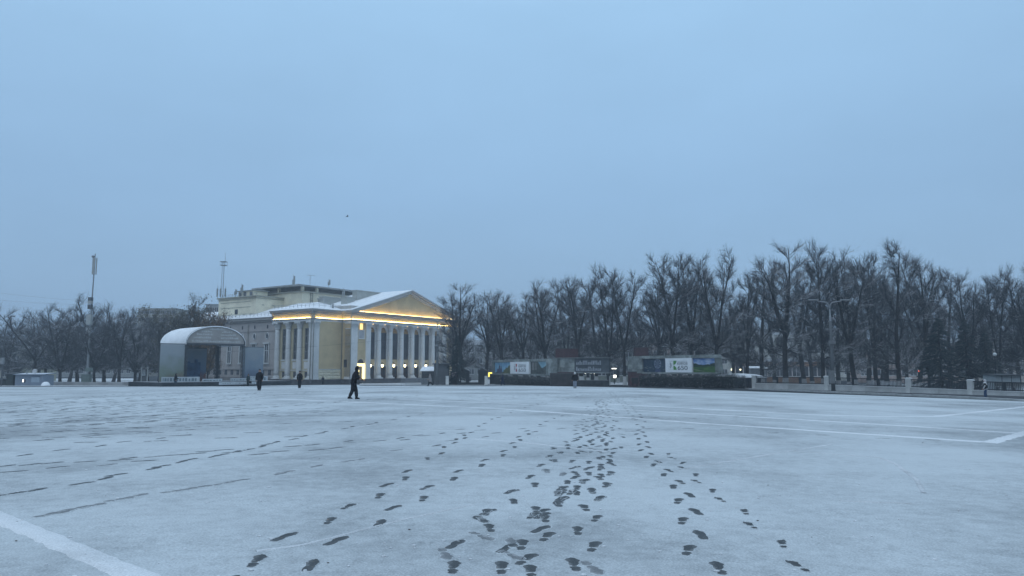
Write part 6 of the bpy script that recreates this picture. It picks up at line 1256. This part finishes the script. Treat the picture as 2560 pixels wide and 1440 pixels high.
# ================================================================== PEOPLE
def skin_mesh(joints, edges, radii, sub=2):
    me = bpy.data.meshes.new('body'); me.from_pydata(joints, edges, []); o = bpy.data.objects.new('tmp', me); COL.objects.link(o)
    md = o.modifiers.new('s', 'SKIN'); md.branch_smoothing = 0.6
    for i, (a, c) in enumerate(radii): me.skin_vertices[0].data[i].radius = (a, c); me.skin_vertices[0].data[i].use_root = (i == 0)
    s = o.modifiers.new('d', 'SUBSURF'); s.levels = sub; s.render_levels = sub
    dg = bpy.context.evaluated_depsgraph_get(); out = bpy.data.meshes.new_from_object(o.evaluated_get(dg)); bpy.data.objects.remove(o); bpy.data.meshes.remove(me); return out
SKIN = mat('skin', (.38, .23, .17), .6, .05); HAIRD = mat('hair_dark', (.02, .016, .014), .7)
def cloth(name, c): return mat('cloth_' + name, c, .9, .2, 6, .2, 25)
def person(label, px, Y, h, face, stride, jacket, trousers, shoes, hat=None, arms=(0.15, -0.15), elbow=(0.25, 0.25), lean=0.0, coat=0.50, hood=False, bulk=1.0, lift=0.0, group=None, swing_y=0.10):
    p = foot(px, Y); o = empty('person', (p.x, p.y, p.z + .012 + lift), label, 'person', face, group)
    X = lambda z: lean * (max(0, z - .5)) ** 1.2
    J = []; E = []; Rr = []; Z = []
    def j(x, y, z, r, r2=None): J.append((x * h, y * h, z * h)); Rr.append((r * h * bulk, (r2 or r) * h * bulk)); return len(J) - 1
    pel = j(0, 0, .515, .070, .085); wst = j(X(.6), 0, .60, .068, .085); ch = j(X(.74), 0, .735, .072, .098); nk = j(X(.83), 0, .835, .036); hd = j(X(.88) + .006, 0, .885, .050, .046); tp = j(X(.95) + .004, 0, .945, .050, .048)
    E += [(pel, wst), (wst, ch), (ch, nk), (nk, hd), (hd, tp)]
    feet = []
    for s, a in ((1, stride), (-1, -stride)):
        hp = j(.0, s * .050, .475, .066); kn = (math.sin(a) * .24 + (.02 if a > 0 else .03), .475 - math.cos(a) * .225); bend = a - (.10 if a > 0 else .45 * min(1, abs(a) * 3))
        an = (kn[0] + math.sin(bend) * .21, max(.045, kn[1] - math.cos(bend) * .215)); k_ = j(kn[0], s * .05, kn[1], .054); a_ = j(an[0], s * .05, an[1], .044); E += [(pel, hp), (hp, k_), (k_, a_)]; feet.append((an[0], s * .05, an[1], bend))
    hands = []
    for s, a, eb in ((1, arms[0], elbow[0]), (-1, arms[1], elbow[1])):
        sh_ = j(X(.79), s * .098, .79, .044); el = (X(.79) + math.sin(a) * .165, s * (.128 + swing_y * .2), .79 - math.cos(a) * .165); w = (el[0] + math.sin(a + eb) * .145, s * (.135 + swing_y * .1), el[2] - math.cos(a + eb) * .145)
        e_ = j(*el, .036); w_ = j(*w, .026); E += [(ch, sh_), (sh_, e_), (e_, w_)]; hands.append((w, a + eb, s))
    me = skin_mesh(J, E, Rr)
    mats_ = [jacket, trousers, SKIN]; me.materials.clear()
    for m in mats_: me.materials.append(m)
    for f in me.polygons:
        c = f.center / h; f.use_smooth = True
        f.material_index = 2 if c.z > .845 else (1 if c.z < coat - .005 and abs(c.y) < .115 and not any((Vector((hw[0][0], hw[0][1], hw[0][2])) - Vector(c)).length < .12 for hw in hands) else 0)
    link('body', me, o)
    # jacket: a lofted shell that hangs over the hips
    q = MB(); rings = [(coat - .02, .088, .112), (coat + .04, .086, .108), (.62, .084, .106), (.72, .088, .116), (.79, .074, .112), (.825, .05, .075), (.85, .044, .05)]
    prof = []; n = 14; Pv = []
    for z, rx, ry in rings:
        for k in range(n): w = 2 * math.pi * k / n; Pv.append(((X(z) + rx * bulk * math.cos(w)) * h, ry * bulk * math.sin(w) * h, z * h))
    Fv = [(i * n + k, i * n + (k + 1) % n, (i + 1) * n + (k + 1) % n, (i + 1) * n + k) for i in range(len(rings) - 1) for k in range(n)] + [tuple(range(n - 1, -1, -1))]; q.add(Pv, Fv); q.build('jacket', jacket, o, smooth=True)
    # shoes, hands with fingers, head details
    for fx, fy, fz, bd in feet:
        q = MB(); tl = max(0, (fz - .05)) * .6; q.add([((fx - .045) * h, (fy - .026) * h, (fz - .045) * h), ((fx + .10) * h, (fy - .024) * h, (fz - .045 - tl * .4) * h), ((fx + .10) * h, (fy + .024) * h, (fz - .045 - tl * .4) * h), ((fx - .045) * h, (fy + .026) * h, (fz - .045) * h), ((fx - .04) * h, (fy - .024) * h, (fz + .02) * h), ((fx + .035) * h, (fy - .024) * h, (fz + .012) * h), ((fx + .09) * h, (fy - .020) * h, (fz - .022) * h), ((fx + .09) * h, (fy + .020) * h, (fz - .022) * h), ((fx + .035) * h, (fy + .024) * h, (fz + .012) * h), ((fx - .04) * h, (fy + .024) * h, (fz + .02) * h)], [(3, 2, 1, 0), (4, 5, 8, 9), (5, 6, 7, 8), (0, 1, 6, 5, 4), (2, 3, 9, 8, 7), (1, 2, 7, 6), (3, 0, 4, 9)]); q.build('shoe', shoes, o)
    for w, a, s in hands:
        q = MB(); d = Vector((math.sin(a), 0, -math.cos(a))); b0 = Vector(w); sd = Vector((math.cos(a), 0, math.sin(a)))
        q.tube([b0 * h, (b0 + d * .025) * h, (b0 + d * .05) * h], [.016 * h, .021 * h, .018 * h], 8)
        for k in range(4):
            r_ = b0 + d * .045 + sd * (-.015 + .010 * k); ln = (.034, .040, .042, .036)[k]; q.tube([r_ * h, (r_ + d * ln * .5 + Vector((0, -s * .004, 0))) * h, (r_ + d * ln + Vector((0, -s * .013, 0))) * h], [.0055 * h, .005 * h, .004 * h], 5)
        r_ = b0 + d * .012 + sd * .016; q.tube([r_ * h, (r_ + d * .018 + sd * .014) * h, (r_ + d * .036 + sd * .016) * h], [.0065 * h, .0055 * h, .0045 * h], 5); q.build('hand', SKIN if hat != 'gloves' else shoes, o)
    hx = X(.91)
    q = MB(); q.ball(((hx + .056) * h, 0, .905 * h), .011 * h, 0, 6, 1.0, .8, 1.4); [q.ball(((hx - .002) * h, s * .047 * h, .912 * h), .012 * h, 0, 6, .8, .4, 1.3) for s in (-1, 1)]; q.build('nose_and_ears', SKIN, o)
    q = MB(); [q.ball(((hx + .047) * h, s * .018 * h, .925 * h), .006 * h, 0, 6) for s in (-1, 1)]; q.b2((hx + .047) * h, (hx + .053) * h, -.014 * h, .014 * h, .877 * h, .882 * h); q.build('eyes_and_mouth', HAIRD, o)
    hm = hat if hat and hat != 'gloves' else HAIRD
    q = MB(); n = 12; Pv = []
    rr_ = [(.845, .060, .062, -.012), (.89, .068, .064, -.016), (.935, .068, .062, -.010), (.972, .050, .048, -.004), (.992, .012, .012, 0)] if hood else [(.93, .058, .055, -.004), (.955, .057, .054, -.003), (.98, .040, .040, 0), (.996, .010, .010, 0)]
    for z, rx, ry, ox in rr_:
        for k in range(n):
            w = 2 * math.pi * k / n; cut = 0.62 if hood and math.cos(w) > .75 and z < .93 else 1.0; Pv.append(((hx + ox + rx * cut * math.cos(w)) * h, ry * math.sin(w) * h, z * h))
    q.add(Pv, [(i * n + k, i * n + (k + 1) % n, (i + 1) * n + (k + 1) % n, (i + 1) * n + k) for i in range(len(rr_) - 1) for k in range(n)]); q.build('hood' if hood else 'hat', jacket if hood and not hat else hm, o, smooth=True)
    return o
BLK = cloth('black', (.012, .012, .014)); BLK2 = cloth('charcoal', (.016, .018, .022)); NAVY = cloth('navy', (.015, .022, .05)); GRNB = cloth('dark_green', (.018, .032, .034)); BEI = cloth('beige', (.23, .21, .205)); WHT = cloth('white', (.50, .50, .50)); GRYT = cloth('grey_trousers', (.22, .25, .30)); DEN = cloth('denim', (.045, .075, .14)); SHO = cloth('shoe', (.012, .012, .013))
person('person in black hooded jacket striding right, nearest in the square', 885, 40.2, 1.80, 0.0, .20, BLK, BLK2, SHO, None, (.25, -.1), (.9, 1.5), .32, .49, True, 1.12)
person('person in black puffy jacket walking towards the viewer', 650, 60.6, 1.74, -math.pi / 2 + .1, .12, BLK, BLK2, SHO, cloth('grey_hat', (.05, .05, .055)), (.12, -.12), (.2, .2), .03, .49, False, 1.22, swing_y=.12)
person('person in black jacket walking away near the theatre corner', 750, 77, 1.80, math.pi / 2, .1, BLK, BLK2, SHO, HAIRD, (.12, -.12), (.15, .15), .02, .50, False, 1.08, swing_y=.12)
person('person in dark green jacket with a bag before the stage', 622, 104, 1.72, -math.pi / 2 - .3, .08, GRNB, GRNB, SHO, HAIRD, (.1, -.1), (.15, .15), .02, .46, False, 1.15, swing_y=.12)
person('person in dark hooded jacket and jeans at the left stage banner', 440, 97.5, 1.74, .15, .22, BLK2, cloth('teal_jeans', (.02, .05, .08)), SHO, None, (.2, .0), (1.0, .3), .12, .5, True, 1.15)
person('small dark distant person at the theatre wall', 808, 150, 1.70, math.pi / 2, .08, BLK2, BLK2, SHO, HAIRD, (.1, -.1), (.1, .1), .02, .48, False, 1.1)
person('person in light beige coat striding left past the barriers', 1076, 104, 1.74, math.pi + .1, .36, BEI, BLK2, SHO, None, (.15, -.1), (.8, 1.0), .12, .36, True, 1.2)
person('person in dark navy clothes below the red banner wall', 1257, 116, 1.74, math.pi - .1, .30, NAVY, NAVY, SHO, None, (.2, -.2), (.5, .5), .12, .46, True, 1.15)
person('person in black jacket, pale hood and grey trousers walking away', 1437, 77, 1.70, math.pi / 2, .06, BLK, GRYT, SHO, WHT, (.12, -.12), (.4, .6), .03, .47, True, 1.12, swing_y=.2)
person('person in white puffer jacket and jeans crossing the road at right', 2460, 62, 1.58, math.pi - .5, .08, WHT, DEN, cloth('blue_shoe', (.04, .06, .10)), cloth('white_hat', (.5, .48, .48)), (.1, -.1), (.5, .4), .04, .47, True, 1.15)
p = foot(2456, 62); o = empty('backpack', (p.x - .12, p.y + .02, p.z + .78), 'black backpack on the back of the white-jacketed person', 'backpack', math.pi - .5); q = MB(); q.lathe([(.10, 0), (.17, .06), (.17, .34), (.13, .46), (.04, .5)], 10, (-.2, 0, 0), 0, .75, 1.0); q.build('pack', BLK, o, smooth=True); q = MB(); q.box((-.36, 0, .2), (.08, .22, .22)); q.build('pocket', BLK2, o)
p = foot(624.5, 104); o = empty('handbag', (p.x + .18, p.y - .1, p.z + .35), 'dark bag held by the person in dark green jacket', 'bag'); q = MB(); q.box((0, 0, .2), (.34, .16, .34), taper=.85); q.build('bag', BLK, o); q = MB(); q.tube([(-.1, 0, .36), (-.06, 0, .5), (.06, 0, .5), (.1, 0, .36)], .015, 5); q.build('handle', BLK, o)
# ================================================================== HAZE OF THE SNOWY AIR
q = MB(); q.b2(-1000, 1000, -80, 1000, -5.0, 40.0); hz_o = q.build('haze', mat('haze_dummy', (.5, .5, .5)), None); tag(hz_o, kind='stuff')
hm_ = bpy.data.materials.new('haze_air'); hm_.use_nodes = True; nt = hm_.node_tree; nt.nodes.clear(); out = nt.nodes.new('ShaderNodeOutputMaterial'); pv = nt.nodes.new('ShaderNodeVolumePrincipled'); pv.inputs['Color'].default_value = (.74, .84, .94, 1); pv.inputs['Density'].default_value = 0.00095; pv.inputs['Anisotropy'].default_value = 0.0
nt.links.new(pv.outputs[0], out.inputs['Volume']); hz_o.data.materials[0] = hm_
